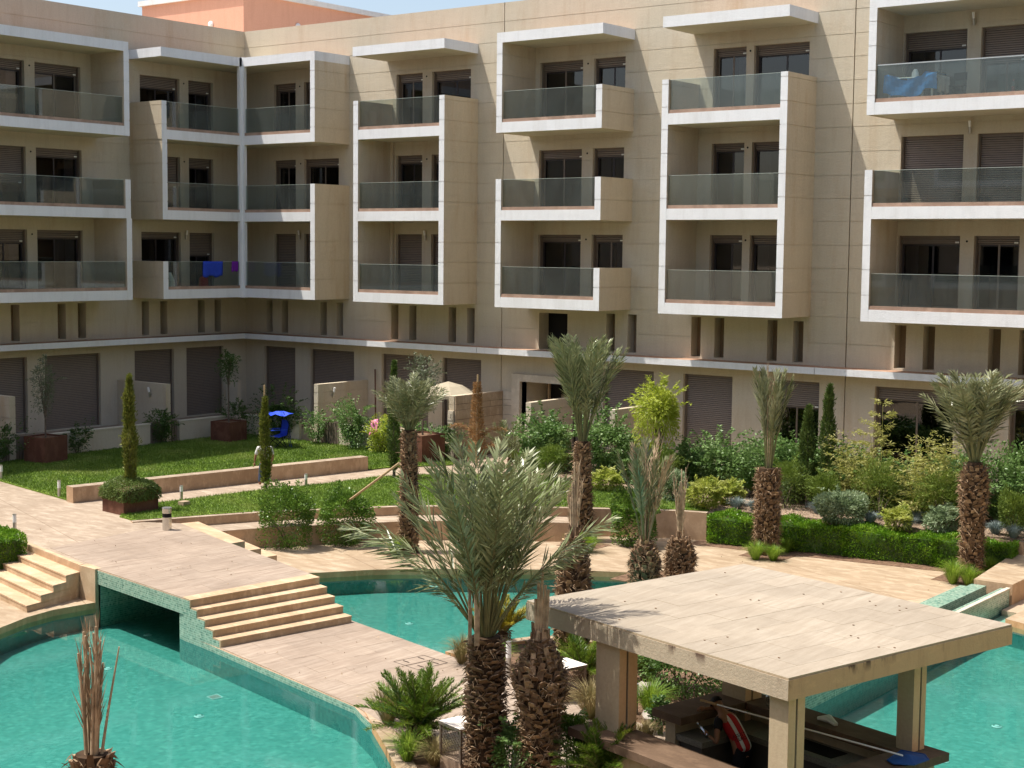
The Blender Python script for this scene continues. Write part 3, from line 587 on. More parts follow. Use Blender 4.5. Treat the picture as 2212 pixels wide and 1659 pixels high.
SLATM = {}
def slats(T, flip, s0, s1, z0, z1, n, parent):
    mb = MB(T, flip); h = .068; k = max(1, round((z1-z0)/h)); h = (z1-z0)/k
    for i in range(k):
        a = z0+i*h; b = a+h
        mb.face([(s0, n, a), (s1, n, a), (s1, n+.02, a+.016), (s0, n+.02, a+.016)], 'frame_dark'); mb.face([(s0, n+.02, a+.016), (s1, n+.02, a+.016), (s1, n+.010, b), (s0, n+.010, b)], 'shutter')
        mb.face([(s0, n+.010, b), (s1, n+.010, b), (s1, n, b), (s0, n, b)], 'shutter')
    o = mb.build('shutter_slats', parent, kind='stuff'); return o
def window(T, flip, s0, s1, z0, z1, fr, cur, rnd):
    fr_t = max(fr, .10) if z1 > 4 else fr
    ztop = z1; zs_ = z1-(z1-z0)*fr_t if fr < 1 else z0
    mb = MB(T, flip); N0 = -.30; w = .06
    # box housing, side guides, sill
    mb.box(s0, s0+.045, N0, -.12, z0, z1, 'frame'); mb.box(s1-.045, s1, N0, -.12, z0, z1, 'frame'); mb.box(s0+.045, s1-.045, N0, -.15, z1-.05, z1, 'frame')
    if fr < 1:
        mb.box(s0+.045, s1-.045, N0, -.2, z0, z0+.05, 'frame'); mb.box(s0+.045, s1-.045, -.24, -.20, zs_-.03, zs_, 'frame')
        sm = (s0+s1)/2+rnd*.12
        for a, b, nn in ((s0+.045, sm+.03, -.27), (sm-.03, s1-.045, -.235)):
            mb.box(a, a+w, nn-.03, nn, z0+.05, zs_, 'frame_dark' if rnd > .4 else 'frame'); mb.box(b-w, b, nn-.03, nn, z0+.05, zs_, 'frame'); mb.box(a+w, b-w, nn-.03, nn, z0+.05, z0+.12, 'frame'); mb.box(a+w, b-w, nn-.03, nn, zs_-.08, zs_-.03, 'frame_dark')
    wo = mb.build('window', bld)
    if fr < 1:
        for a, b, nn in ((s0+.045, sm+.03, -.27), (sm-.03, s1-.045, -.235)):
            p = MB(T, flip); p.box(a+w, b-w, nn-.02, nn-.012, z0+.12, zs_-.08, 'pane'); p.build('pane', wo)
        r = MB(T, flip)   # dark room behind the glass
        X0, X1, Z0, Z1, NB = s0-.05, s1+.05, z0-.02, z1+.02, -1.6
        r.face([(X0, NB, Z0), (X1, NB, Z0), (X1, NB, Z1), (X0, NB, Z1)], 'room'); r.face([(X0, NB, Z0), (X0, N0, Z0), (X1, N0, Z0), (X1, NB, Z0)], 'room'); r.face([(X0, NB, Z1), (X1, NB, Z1), (X1, N0, Z1), (X0, N0, Z1)], 'room')
        r.face([(X0, NB, Z0), (X0, NB, Z1), (X0, N0, Z1), (X0, N0, Z0)], 'room'); r.face([(X1, NB, Z0), (X1, N0, Z0), (X1, N0, Z1), (X1, NB, Z1)], 'room'); r.build('interior', wo)
        t = MB(T, flip); t.box(s1-.22 if T is TR else s0+.1, s1-.10 if T is TR else s0+.22, -.18, -.165, zs_+.005, zs_+.055, 'tag'); t.build('handle_tag', wo)
        if cur:
            c = MB(T, flip); side = s0+.1 if rnd > .45 else s1-.5; n = 14
            for i in range(n):
                a, b = side+i*.42/n, side+(i+1)*.42/n; na, nb = -.42+.035*(i % 2), -.42+.035*((i+1) % 2)
                c.face([(a, na, z0+.1), (b, nb, z0+.1), (b, nb, zs_), (a, na, zs_)], 'curtain')
            c.build('curtain', wo)
    slats(T, flip, s0+.045, s1-.045, zs_, z1-.05, -.225, wo)
for T, fl, W in ((TR, True, WR), (TL, False, WL)):
    for w in W: window(T, fl, *w, random.random())

# balconies: towers of boxes on a wing
DP = 2.0
def side_wall(mb, s0, s1, z0, z1, inner):
    """side wall of a box, white on the front edge, with the horizontal grooves"""
    zz = [z0]+[g for g in sorted(GR) if z0+.06 < g < z1-.06]+[z1]
    for i in range(len(zz)-1):
        a = zz[i]+(.012 if i else 0); b = zz[i+1]-(.012 if i < len(zz)-2 else 0)
        mb.box(s0, s1, .002, DP, a, b, 'wall_side', yp='white', zp='wall_side')
        if i: mb.box(s0+.014, s1-.014, .002, DP-.014, zz[i]-.012, zz[i]+.012, 'wall_side', yp='white')
def balcony(T, flip, s0, s1, lv, canopy, left, right, glass_from=None, rail=False, seams=0, pw=.25):
    """left/right: 'full','low' or None; sides of this storey"""
    zt = LV[lv]; zb = zt-.37; top = LV[lv+1]-.37 if lv < 2 else 15.2
    mb = MB(T, flip)
    mb.box(s0+(pw if left else 0), s1-(pw if right else 0), .002, DP-.003, zb, zt, 'soffit', yp='white', zp='dirt_ledge')
    for side, kind, a, b in (('l', left, s0, s0+pw), ('r', right, s1-pw, s1)):
        if kind == 'full': side_wall(mb, a, b, zb, top, 0)
        elif kind == 'low': side_wall(mb, a, b, zb, zt+1.12, 0)
    o = mb.build('balcony', bld)
    c0 = s0+(pw if left else 0); c1 = s1-(pw if right else 0)
    if glass_from: c0 = glass_from
    m = MB(T, flip); m.box(c0+.002, c1-.002, DP-.16, DP-.03, zt, zt+.115, 'brown_stone'); m.build('curb', o)
    n = max(1, seams or round((c1-c0)/1.35)); w = (c1-c0-.03)/n
    for i in range(n):
        g = MB(T, flip); g.box(c0+.015+i*w+.004, c0+.015+(i+1)*w-.004, DP-.10, DP-.088, zt+.115, zt+1.10, 'bal_glass'); g.build('glass_panel', o)
    g = MB(T, flip)
    if rail: g.box(c0+.02, c1-.02, DP-.12, DP-.07, zt+1.10, zt+1.135, 'chrome')
    else: g.box(c0+.02, c1-.02, DP-.101, DP-.087, zt+1.10, zt+1.108, 'glass_edge')
    g.build('top_rail' if rail else 'glass_edge', o)
    return o
def canopy(T, flip, s0, s1, left_full=False):
    mb = MB(T, flip); mb.box(s0, s1, .002, DP, 15.2, 15.56, 'white', zn='soffit', zp='dirt_ledge'); mb.build('canopy_slab', bld)
R_ = (TR, True); L_ = (TL, False)
# right wing
balcony(*R_, 2.0, 6.2, 2, 1, None, 'full'); balcony(*R_, 2.0, 6.2, 1, 0, None, 'low'); balcony(*R_, 2.0, 6.2, 0, 0, None, 'full'); canopy(*R_, 2.0, 6.2)
balcony(*R_, 8.30, 12.92, 2, 1, 'low', 'low'); balcony(*R_, 8.3, 12.92, 1, 0, 'full', 'full'); balcony(*R_, 8.3, 12.92, 0, 0, 'full', 'full'); canopy(*R_, 8.26, 12.9)
balcony(*R_, 15.37, 19.97, 2, 1, 'full', 'low'); balcony(*R_, 15.37, 19.97, 1, 0, 'low', 'low'); balcony(*R_, 15.37, 19.97, 0, 0, 'full', 'low'); canopy(*R_, 15.37, 19.97)
balcony(*R_, 22.38, 27.03, 2, 1, 'low', 'low'); balcony(*R_, 22.38, 27.03, 1, 0, 'full', 'full'); balcony(*R_, 22.38, 27.03, 0, 0, 'full', 'full'); canopy(*R_, 22.37, 27.03)
balcony(*R_, 29.72, 38.9, 2, 1, 'full', 'full', rail=True, seams=4); balcony(*R_, 29.72, 38.9, 1, 0, 'low', 'full', seams=5); balcony(*R_, 29.72, 38.9, 0, 0, 'full', 'full', seams=7); canopy(*R_, 29.72, 38.9)
# left wing
balcony(*L_, 2.0, 6.22, 2, 1, None, 'low'); balcony(*L_, 2.0, 6.2, 1, 0, None, 'full'); balcony(*L_, 2.0, 6.2, 0, 0, None, 'low'); canopy(*L_, 2.0, 6.22)
balcony(*L_, 7.78, 17.5, 2, 1, 'full', 'full', seams=6); balcony(*L_, 7.76, 17.5, 1, 0, 'low', 'full', seams=6); balcony(*L_, 7.72, 17.5, 0, 0, 'full', 'full', seams=6); canopy(*L_, 7.8, 17.5)
# inner corner post and slabs where both wings meet
mb = MB(); 
for z0, z1 in ((12.0, 12.37), (8.85, 9.22), (5.71, 6.08), (15.2, 15.56)): mb = MB(); mb.box(.003, 1.998, -1.998, -.003, z0, z1-.002, 'soffit'); mb.build('corner_slab', bld)
mb = MB(); mb.prism([(1.85, -1.85), (1.85, -2.12), (2.0, -2.12), (2.0, -2.004), (2.12, -2.004), (2.12, -1.85)], 5.69, 15.575, 'white'); mb.build('corner_post', bld)
mb = MB(); mb.box(8.5, 8.68, -.12, .0, 6.08, 12.0, 'wall_side'); mb.build('pilaster', bld)
# cornice ledge
for nm, a, b in (('r', .8, 13.55), ('r', 13.58, 27.6), ('r', 27.63, 44)):
    mb = MB(TR, True); mb.box(a, b, .003, .8, 3.88, 4.10, 'white', zp='dirt_ledge', zn='soffit'); mb.build('cornice', bld)
mb = MB(TL); mb.box(.003, 34, .003, .797, 3.88, 4.10, 'white', zp='dirt_ledge', zn='soffit'); mb.build('cornice', bld)
# stone portal and cladding
mb = MB(TR, True); mb.box(14.78, 15.15, -.3, .16, .16, 3.13, 'clad_light'); mb.box(15.15, 18.6, -.3, .16, 2.86, 3.13, 'clad_light'); mb.box(18.25, 18.6, -.3, .16, .16, 2.86, 'clad_light'); mb.build('portal_frame', bld)
mb = MB(TR, True); mb.box(15.4, 15.48, -1.4, -1.3, .2, 2.7, 'clad'); mb.box(15.9, 16.5, -1.58, -1.5, .2, 2.3, 'frame'); mb.box(16.6, 17.2, -1.58, -1.5, .2, 2.3, 'frame'); mb.box(16.02, 16.38, -1.5, -1.48, 1.1, 1.9, 'curtain'); mb.box(16.72, 17.08, -1.5, -1.48, 1.1, 1.9, 'curtain'); mb.build('entrance_door', bld)
cl = MB(); cl.box(14.25, 14.26, -2.9, -.05, .16, 2.4, 'joint'); clo = cl.build('cladding', bld)
zc = [.16, .55, .95, 1.2, 1.55, 1.9, 2.12, 2.44]
for i in range(len(zc)-1):
    y = -2.9
    while y < -.1:
        L = random.uniform(.8, 1.3); y2 = min(y+L, -.04)
        if -.04-y2 < .3: y2 = -.04
        m = MB(); m.box(14.262, 14.30+random.uniform(0, .006), y+.006, y2-.006, zc[i]+.006, zc[i+1]-.006, 'clad'); m.build('stone_block', clo); y = y2
    m = MB(); m.box(14.32, 14.77, -.10, -.03, zc[i]+.006, zc[i+1]-.006, 'clad_light'); m.build('stone_block', clo)
# joints in the wall lamps, conduit holes
def wall_lamp(T, flip, s, n, z, label=None, parent=None):
    m = MB(T, flip); m.tube([(s, n+.01, z-.12), (s, n+.07, z-.08)], .02, 'steel'); m.tube([(s, n+.07, z-.22), (s, n+.11, z-.02)], .038, 'steel', 10); o = m.build('wall_lamp', parent)
    m = MB(T, flip); m.tube([(s, n+.11, z-.02), (s, n+.15, z+.16)], .042, 'lamp_white', 10); m.build('lamp_shade', o)
    if not parent: tag(o, label, 'lamp', None)
for a in ((TR, True, 32.24, 0, 14.95), (TR, True, 32.24, 0, 11.7), (TR, True, 3.4, 0, 8.35), (TR, True, 10.36, 0, 8.35), (TL, False, 3.38, 0, 8.3)): wall_lamp(*a, parent=bld)
mb = MB(TR, True)
for s, z in ((10.33, 14.5), (10.36, 11.3), (3.35, 14.5), (3.4, 11.3), (17.98, 14.5), (18.0, 11.3), (18.0, 8.2), (24.57, 14.5), (24.55, 11.3), (24.55, 8.2), (32.24, 8.2)): mb = MB(TR, True); mb.tube([(s, -.01, z), (s, .012, z)], .035, 'black', 8); mb.build('cable_hole', bld)
for s, z in ((3.38, 14.5), (3.38, 11.3), (10.83, 14.5), (10.83, 11.3), (10.83, 8.2)): mb = MB(TL, False); mb.tube([(s, -.01, z), (s, .012, z)], .035, 'black', 8); mb.build('cable_hole', bld)

# patios -------------------------------------------------------------
def patio_wall(label, x0, x1, y0, y1, z0=.1, z1=.96): 
    o = thing('patio_wall', label, 'wall'); m = MB(); m.box(x0, x1, y0, y1, z0, z1-.05, 'wall_side', yn='wall', xp='wall'); m.build('wall_body', o); m = MB(); m.box(x0-.02, x1+.02, y0-.02, y1+.02, z1-.05, z1, 'white' if False else 'soffit'); m.build('coping', o); return o
mb = MB(); mb.box(0, 2.85, -34, -.002, .1, .62, 'path'); mb.box(2.85, 14.1, -2.85, -.002, .1, .62, 'path'); mb.box(18.7, 60, -2.85, -.002, .1, .62, 'path'); struct(mb.build('patio_floor'))
patio_wall('low tan patio wall below the left wing shutters, behind the left corten planter', 2.85, 3.0, -12.6, -7.75)
patio_wall('short low patio wall behind the rusty planter near the inner corner', 2.85, 3.0, -6.3, -3.9)
patio_wall('low patio wall piece at the far left edge under the first partition', 2.85, 3.0, -19, -14.3)
patio_wall('low patio wall left of the partition by the inner corner shrub', 3.2, 6.3, -3.0, -2.85)
patio_wall('low patio wall behind the climbers with the pink towel', 8.5, 13.7, -3.0, -2.85)
patio_wall('low tan wall behind the climber mass right of the portal', 21.4, 36.0, -3.0, -2.85)
def partition(label, x0, x1, y0, y1, z1=2.44, clad=False):
    o = thing('partition_wall', label, 'wall'); m = MB(); zz = [.1, .9, 1.65, 2.1, z1]
    for i in range(4): m.box(x0, x1, y0, y1, zz[i]+.012, zz[i+1]-.012, 'wall_side', yn='wall'); 
    for i in range(1, 4): m.box(x0+.015, x1-.015, y0+.015, y1-.015, zz[i]-.012, zz[i]+.012, 'wall_side')
    m.build('wall_body', o)
    if clad:
        for i in range(7):
            m = MB(); r = random.uniform(.0, .05); m.box(x0+.01, x1-.01, y0-.05-r, y0-.002, 1.05+i*.12, 1.16+i*.12, 'clad_light'); m.build('rough_stone', o)
    return o
partition('tan garden partition with a wall lamp beside the pink towel climbers', 7.02, 7.25, -2.88, -.002)
partition('partition wall left of the portal, its end set with rough split stones', 13.98, 14.24, -2.9, -.002, clad=True)
partition('partition wall right of the portal with split stones in its end', 17.5, 17.72, -2.86, -.3, clad=True)
partition('partition wall behind the lime green tree', 21.1, 21.3, -2.9, -.002)
partition('partition wall at the left wing with a wall lamp, near the leftmost cypress', .002, 2.98, -6.95, -6.72)
partition('partition wall cut by the left picture edge', .002, 2.98, -14.0, -13.75)
partition('small rounded partition wall in the inner corner of the building', .9, 1.6, -1.95, -1.75, 2.2)
wall_lamp(TL, False, 2.1, 7.25, 2.1, 'wall lamp on the partition beside the climbers')
wall_lamp(TR, True, 2.1, 6.95, 2.1, 'wall lamp on the left wing partition')
def gate(label, p0, p1, z0=.12, z1=.98):
    g_ = thing('patio_gate', label, 'gate'); p0, p1 = Vector(p0), Vector(p1); L = (p1-p0).length; n = int(L/.13); d = (p1-p0)/n
    for i in range(n):
        a = p0+d*i; b = a+d*.8; t = Vector((-d.y, d.x)).normalized()*.02; m = MB(); m.prism([tuple(a-t), tuple(b-t), tuple(b+t), tuple(a+t)], z0, z1, 'frame'); m.build('slat', g_)
gate('dark slatted patio gate beside the climbers left of the pink towel', (7.35, -2.92), (8.45, -2.92)); gate('dark slatted patio gate between the corten planters', (2.92, -7.7), (2.92, -6.35)); gate('slatted patio gate at the far left behind the olive planter', (2.92, -14.25), (2.92, -12.65))

# the two wings that close the courtyard behind and beside the camera
ob = thing('opposite_wing', 'tan apartment wing across the courtyard mirrored in the windows', 'building')
for nm, Tm, fl, Lw in (('east', lambda s, n, z: (56-n, -s, z), True, 75), ('south', lambda s, n, z: (s, -52+n, z), False, 56)):
    H = [(a, a+2.1, z0, z0+2.2, .3, None) for a in range(3, Lw-4, 5) for z0 in (.4, 6.1, 9.2, 12.4)]
    mb = MB(Tm, fl); wallgrid(mb, 0, Lw, -2.2, 17, H, GR); mb.box(0, Lw, -8, -1.3, -2.2, 16.9, 'wall'); mb.build('wall', ob)
    for z0 in (6.0, 9.15, 12.3):
        for a in range(2, Lw-6, 10):
            m = MB(Tm, fl); m.box(a, a+7, .002, 1.6, z0-.35, z0, 'white'); m.box(a, a+.25, .002, 1.6, z0+.002, z0+1.1, 'white'); m.box(a+6.75, a+7, .002, 1.6, z0+.002, z0+1.1, 'white'); m.box(a+.25, a+6.75, 1.5, 1.52, z0+.1, z0+1.1, 'bal_glass'); m.build('balcony', ob)
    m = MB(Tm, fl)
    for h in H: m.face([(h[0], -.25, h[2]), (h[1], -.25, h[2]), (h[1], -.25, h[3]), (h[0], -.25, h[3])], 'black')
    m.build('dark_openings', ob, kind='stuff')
# salmon rooftop building --------------------------------------------
sb = thing('rooftop_building', 'salmon pink building rising behind the parapet', 'building')
m = MB(); m.box(-13.4, -5.9, 5.4, 24.0, 10, 19.9, 'salmon'); m.build('wall', sb)
m = MB(); m.box(-13.55, -5.75, 5.25, 24.2, 19.9, 20.15, 'white'); m.build('parapet_cap', sb)
m = MB(); m.box(-5.9, -5.885, 10.6, 11.4, 17.9, 18.85, 'black'); m.box(-5.9, -5.86, 10.5, 10.6, 17.8, 18.95, 'salmon'); m.build('window', sb)
for p in ((-8.2, 5.38, 18.6), (-5.88, 9.0, 18.75)):
    m = MB(); ax = Vector((0, -1, 0)) if p[1] < 6 else Vector((1, 0, 0)); m.tube([Vector(p), Vector(p)+ax*.05, Vector(p)+ax*.11], [.17, .16, .08], 'lamp_white', 14); m.build('round_lamp', sb, smooth=True)

# ---------------------------------------------------------------- kiosk
KO = np.array([34.97, -26.04]); eu = np.array([.968, -.25]); ev = np.array([.25, .968])
TK = lambda u, v, z: (KO[0]+eu[0]*u+ev[0]*v, KO[1]+eu[1]*u+ev[1]*v, z)
kio = thing('bar_pavilion', 'open concrete bar pavilion with a tiled flat roof by the pool', 'pavilion')
m = MB(TK); m.box(0, 5.77, 0, 5.22, 1.68, 1.968, 'slab_edge', xp='slab_edge_bounce_lit', zn='soffit'); 
rf = m.build('roof_slab', kio)
m = MB(TK); m.box(.01, 5.76, .01, 5.21, 1.969, 1.978, 'grout'); m.build('roof_bed', kio)
tiles(rf, [TK(a, b, 0)[:2] for a, b in ((.01, .01), (5.76, .01), (5.76, 5.21), (.01, 5.21))], 2.0, 1.2, .6, math.atan2(-.25, .968)+math.pi/2, 'rooftile', 'concrete', org=tuple(KO))
FL = -1.15
for u0, u1, v0, v1 in ((1.65, 2.2, .12, .5), (5.33, 5.68, .12, .46), (5.2, 5.5, 3.13, 3.43), (1.62, 2.16, 3.02, 3.42)):
    m = MB(TK); um = u0+(u1-u0)*.55
    m.box(u0, u1, v0, v0+.15, FL, 1.68, 'concrete', xp='concrete_bounce_lit'); m.box(u0, u1, v0+.19, v1, FL, 1.68, 'concrete', xp='concrete_bounce_lit'); m.box(u0+.03, u1-.03, v0+.15, v0+.19, FL, 1.68, 'joint'); m.build('column', kio)
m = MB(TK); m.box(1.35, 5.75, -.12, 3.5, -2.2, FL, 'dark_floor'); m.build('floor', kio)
# ring counters: (u0,u1,v0,v1)
for nm, (a, b, c_, d_) in (('c', (1.45, 5.85, -.28, .5)), ('c', (5.27, 5.85, .505, 2.995)), ('c', (2.2, 5.85, 3.0, 3.58)), ('c', (1.5, 2.18, 1.5, 3.58))):
    m = MB(TK); m.box(a, b, c_, d_, .14, .27, 'counter'); m.build('counter_top', kio)
for a, b, c_, d_ in ((1.7, 5.7, -.1, .12), (1.7, 5.5, .12, .3), (5.45, 5.7, .3, 3.2), (2.0, 5.7, 3.2, 3.42), (1.72, 1.95, 1.6, 3.42)):
    m = MB(TK); m.box(a, b, c_, d_, -2.2 if c_ > 3 or a > 5 else FL, .138, 'concrete'); m.build('counter_base', kio)
for a, b, c_, d_ in ((1.95, 2.55, 1.62, 3.2), (2.56, 5.0, 2.55, 3.2), (4.8, 5.44, .6, 2.54)):
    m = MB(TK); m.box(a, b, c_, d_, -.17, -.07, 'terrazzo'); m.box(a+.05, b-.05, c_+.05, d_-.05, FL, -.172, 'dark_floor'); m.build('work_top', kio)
m = MB(TK); m.box(3.4, 4.3, 2.7, 3.1, -.069, -.062, 'black'); m.build('sink', kio)
m = MB(TK); m.tube([(3.3, 3.0, -.07), (3.3, 3.0, .18), (3.36, 2.9, .24), (3.42, 2.82, .18)], .013, 'steel'); m.build('tap', kio)
# pool net on its pole lying across the bar
net = thing('pool_net', 'blue leaf net with a long white pole lying across the bar counters', 'pool net')
pA = Vector(G(1513, 1512, .62)); pB = Vector(G(1950, 1632, .40)); m = MB(); m.tube([pA, pA+(pB-pA)*.09], .022, 'wood'); m.tube([pA+(pB-pA)*.09, pA+(pB-pA)*.25], .019, 'chrome'); m.tube([pA+(pB-pA)*.25, pB], .014, 'lamp_white'); m.build('pole', net)
q = [Vector(G(x, y, .30)) for x, y in ((1917, 1642), (1947, 1621), (1998, 1630), (2006, 1641), (1975, 1652), (1930, 1650))]
m = MB(); cn = sum(q, Vector())/6+Vector((0, 0, .07))
for i in range(6): m.face([q[i-1], q[i], cn], 'bluedark')
for i in range(6): m.tube([q[i-1], q[i]], .013, 'bluedark', 6)
m.face([v-Vector((0, 0, .012)) for v in q], 'bluedark'); m.build('net', net)
def bottle(name, label, p, axis=(0, 0, 1), r=.035, h=.26, cap='steel', body='bottle', liquid=None):
    b = thing(name, label, 'bottle', tuple(p)); ax = Vector(axis).normalized(); m = MB(); m.tube([ax*t for t in (0, .02, h*.62, h*.8, h*.86, h*.93)], [r*.9, r, r, r*.55, r*.33, r*.33], body, 10); m.build('bottle_body', b, smooth=True)
    m = MB(); m.tube([ax*h*.93, ax*h], r*.4, cap, 8); m.build('cap', b)
    if liquid: m = MB(); m.tube([ax*.01, ax*h*.45], r*.9, liquid, 10); m.build('drink', b)
    return b
bottle('bottle', 'clear plastic bottle with a white cap on the rear counter', TK(2.55, 3.15, .27), liquid=None, cap='tag')
bottle('bottle', 'bottle with red drink on the rear counter', TK(3.0, 3.2, .27), r=.045, liquid='red', cap='red')
bag = MB(); bag.tube([Vector(TK(3.55, 3.25, .29)), Vector(TK(3.75, 3.28, .33)), Vector(TK(3.95, 3.22, .29))], [.03, .07, .04], 'plastic_white', 7); o = bag.build('plastic_bag'); tag(o, 'crumpled white plastic bag on the poolside counter', 'bag')

# ---------------------------------------------------------------- people
def skin_body(name, nodes, edges, k, parent, sub=2, root=0):
    me = bpy.data.meshes.new(name); me.from_pydata([n[0] for n in nodes], edges, []); o = put(name, me, parent)
    md = o.modifiers.new('skin', 'SKIN'); 
    for i, n in enumerate(nodes):
        r = n[1]; r = (r, r) if not hasattr(r, '__len__') else r; me.skin_vertices[0].data[i].radius = r
    me.skin_vertices[0].data[root].use_root = True
    sb_ = o.modifiers.new('sub', 'SUBSURF'); sb_.levels = sb_.render_levels = sub
    dg = bpy.context.evaluated_depsgraph_get(); ev_ = o.evaluated_get(dg); m2 = bpy.data.meshes.new_from_object(ev_); bpy.data.objects.remove(o); m2.name = name
    m2.materials.clear(); m2.materials.append(MT[k]); m2.polygons.foreach_set('use_smooth', [True]*len(m2.polygons)); m2.polygons.foreach_set('material_index', [0]*len(m2.polygons))
    return put(name, m2, parent)
# attendant: hips behind the counter, leaning to the left over the sink
hip = Vector(G(1606, 1618, -.22)); head = Vector(G(1552, 1524, .36)); ax_ = (head-hip)
per = thing('person', 'person in a red and white striped vest bending over the bar with a bottle', 'person', (hip.x, hip.y, FL))
B = lambda v: tuple(Vector(v)-Vector((hip.x, hip.y, FL)))
camdir = Vector((CAM[0]-hip.x, CAM[1]-hip.y, 0)).normalized(); lean = Vector((ax_.x, ax_.y, 0)).normalized(); side = Vector((0, 0, 1)).cross(lean).normalized()
if side.dot(camdir) < 0: side = -side
neck = hip+(head-hip)*.80; chest = hip+(head-hip)*.55+Vector((0, 0, .05)); shN = neck-(head-hip)*.09
near, farr = side*.17, -side*.17
kn = .09
nodes = [(B(hip), (.155, .12)), (B(hip+ax_*.28+Vector((0, 0, .05))), (.145, .115)), (B(chest), (.165, .125)), (B(shN), (.13, .1)), (B(neck+ax_*.05), .055),
         (B(head-ax_*.02), .085), (B(head+ax_*.10+Vector((0, 0, .02))), .088),
         (B(hip+near*.55-Vector((0, 0, .1))), .10), (B(hip+near*.6+lean*.06-Vector((0, 0, .48))), .075), (B(hip+near*.62-Vector((0, 0, .86))), .05),
         (B(hip+farr*.55-Vector((0, 0, .1))), .10), (B(hip+farr*.6+lean*.12-Vector((0, 0, .48))), .075), (B(hip+farr*.62+lean*.05-Vector((0, 0, .86))), .05)]
edges = [(0, 1), (1, 2), (2, 3), (3, 4), (4, 5), (5, 6), (0, 7), (7, 8), (8, 9), (0, 10), (10, 11), (11, 12)]
hand = Vector(G(1530, 1588, -.02)); hand2 = Vector(G(1522, 1530, .30))
elb = Vector(G(1548, 1606, -.12)); elb2 = Vector(G(1545, 1535, .26))+side*-.2
i0 = len(nodes); nodes += [(B(shN+near), .068), (B((shN+near)*.45+elb*.55+Vector((0, 0, .02))), .052), (B(elb), .043), (B(hand), .030)]; edges += [(3, i0), (i0, i0+1), (i0+1, i0+2), (i0+2, i0+3)]
i1 = len(nodes); nodes += [(B(shN+farr), .068), (B(elb2), .042), (B(hand2), .03)]; edges += [(3, i1), (i1, i1+1), (i1+1, i1+2)]
body_ = skin_body('body', nodes, edges, 'skin', per)
def hand_mesh(name, w, d, up, parent, s=1.):
    """palm with four bent fingers and a thumb, d = pointing direction, up = back of the hand"""
    d = d.normalized(); r = d.cross(up).normalized(); up = r.cross(d)
    m = MB(); m.tube([w, w+d*.045*s, w+d*.085*s], [.026*s, .036*s, .032*s], 'skin', 8)
    for j, (L, o_) in enumerate(((.062, -.028), (.07, -.010), (.066, .010), (.052, .027))):
        b = w+d*.08*s+r*o_*s; m.tube([b, b+d*L*.45*s-up*.008*s, b+d*L*.75*s-up*.03*s, b+d*L*.7*s-up*.052*s], [.0095*s, .009*s, .008*s, .006*s], 'skin', 6)
    b = w+d*.03*s-r*.03*s; m.tube([b, b+d*.03*s-r*.022*s-up*.01*s, b+d*.055*s-r*.015*s-up*.035*s], [.012*s, .0105*s, .008*s], 'skin', 6)
    return m.build(name, parent, smooth=True)
hand_mesh('hand', Vector(B(hand)), (hand-elb), Vector((0, 0, 1)), per); hand_mesh('hand', Vector(B(hand2)), (hand2-elb2), Vector((0, 0, 1)), per)
# vest and trousers a little proud of the body
cl = [(B(hip-ax_*.10), (.17, .14)), (B(hip+ax_*.28+Vector((0, 0, .055))), (.165, .135)), (B(chest+Vector((0, 0, .005))), (.185, .145)), (B(shN), (.150, .12)), (B(neck-ax_*.02), .075)]
vest = skin_body('vest', cl, [(0, 1), (1, 2), (2, 3), (3, 4)], 'red', per, 2, 0)
vest.data.materials.append(MT['cloth_white'])
for p_ in vest.data.polygons:
    c_ = Vector(p_.center)-Vector(B(hip)); y = c_.dot(side)
    if abs(abs(y)-.075) < .024: p_.material_index = 1
cl = [(B(hip+ax_*.16), (.16, .13)), (B(hip), (.175, .145)), (B(hip+near*.55-Vector((0, 0, .1))), .115), (B(hip+near*.6+lean*.06-Vector((0, 0, .48))), .09), (B(hip+near*.62-Vector((0, 0, .80))), .075), (B(hip+farr*.55-Vector((0, 0, .1))), .115), (B(hip+farr*.6+lean*.12-Vector((0, 0, .48))), .09), (B(hip+farr*.62+lean*.05-Vector((0, 0, .80))), .075)]
skin_body('trousers', cl, [(0, 1), (1, 2), (2, 3), (3, 4), (1, 5), (5, 6), (6, 7)], 'cloth_black', per, 2, 1)
for sg, e_ in ((near, elb), (farr, elb2)):
    s0 = shN+sg*.8; mid = s0*.42+e_*.58; skin_body('sleeve', [(B(s0-sg*.4), .085), (B(s0+sg*.2), .088), (B(mid+Vector((0, 0, .015))), .072)], [(0, 1), (1, 2)], 'cloth_black', per, 2, 0)
# cap, ears, nose, face
hc = Vector(B(head+ax_*.06)); fwd = (lean*.75-Vector((0, 0, .65))).normalized(); upv = (ax_.normalized()*.6+Vector((0, 0, .8))).normalized(); upv = (upv-fwd*upv.dot(fwd)).normalized(); sd_ = fwd.cross(upv)
m = MB(); n = 12
rows = [(.0, .112), (.035, .108), (.07, .09), (.095, .055), (.105, .0)]
for i in range(len(rows)-1):
    for j in range(n):
        f = lambda r_, a_: hc+upv*(.015+r_[0])+(fwd*math.cos(a_)+sd_*math.sin(a_)*.86)*r_[1]
        a0, a1 = 2*math.pi*j/n, 2*math.pi*(j+1)/n; m.face([f(rows[i], a0), f(rows[i], a1), f(rows[i+1], a1), f(rows[i+1], a0)], 'hair')
m.face([hc+upv*.02+fwd*.09+sd_*.07, hc+upv*.02+fwd*.09-sd_*.07, hc+upv*.0+fwd*.17-sd_*.045, hc+upv*.0+fwd*.17+sd_*.045], 'cloth_black'); m.build('cap', per)
m = MB(); m.tube([hc+fwd*.085-upv*.01, hc+fwd*.115-upv*.04, hc+fwd*.09-upv*.05], [.008, .014, .008], 'skin', 6); m.tube([hc+fwd*.088-upv*.075-sd_*.022, hc+fwd*.095-upv*.076, hc+fwd*.088-upv*.075+sd_*.022], .006, 'red', 6)
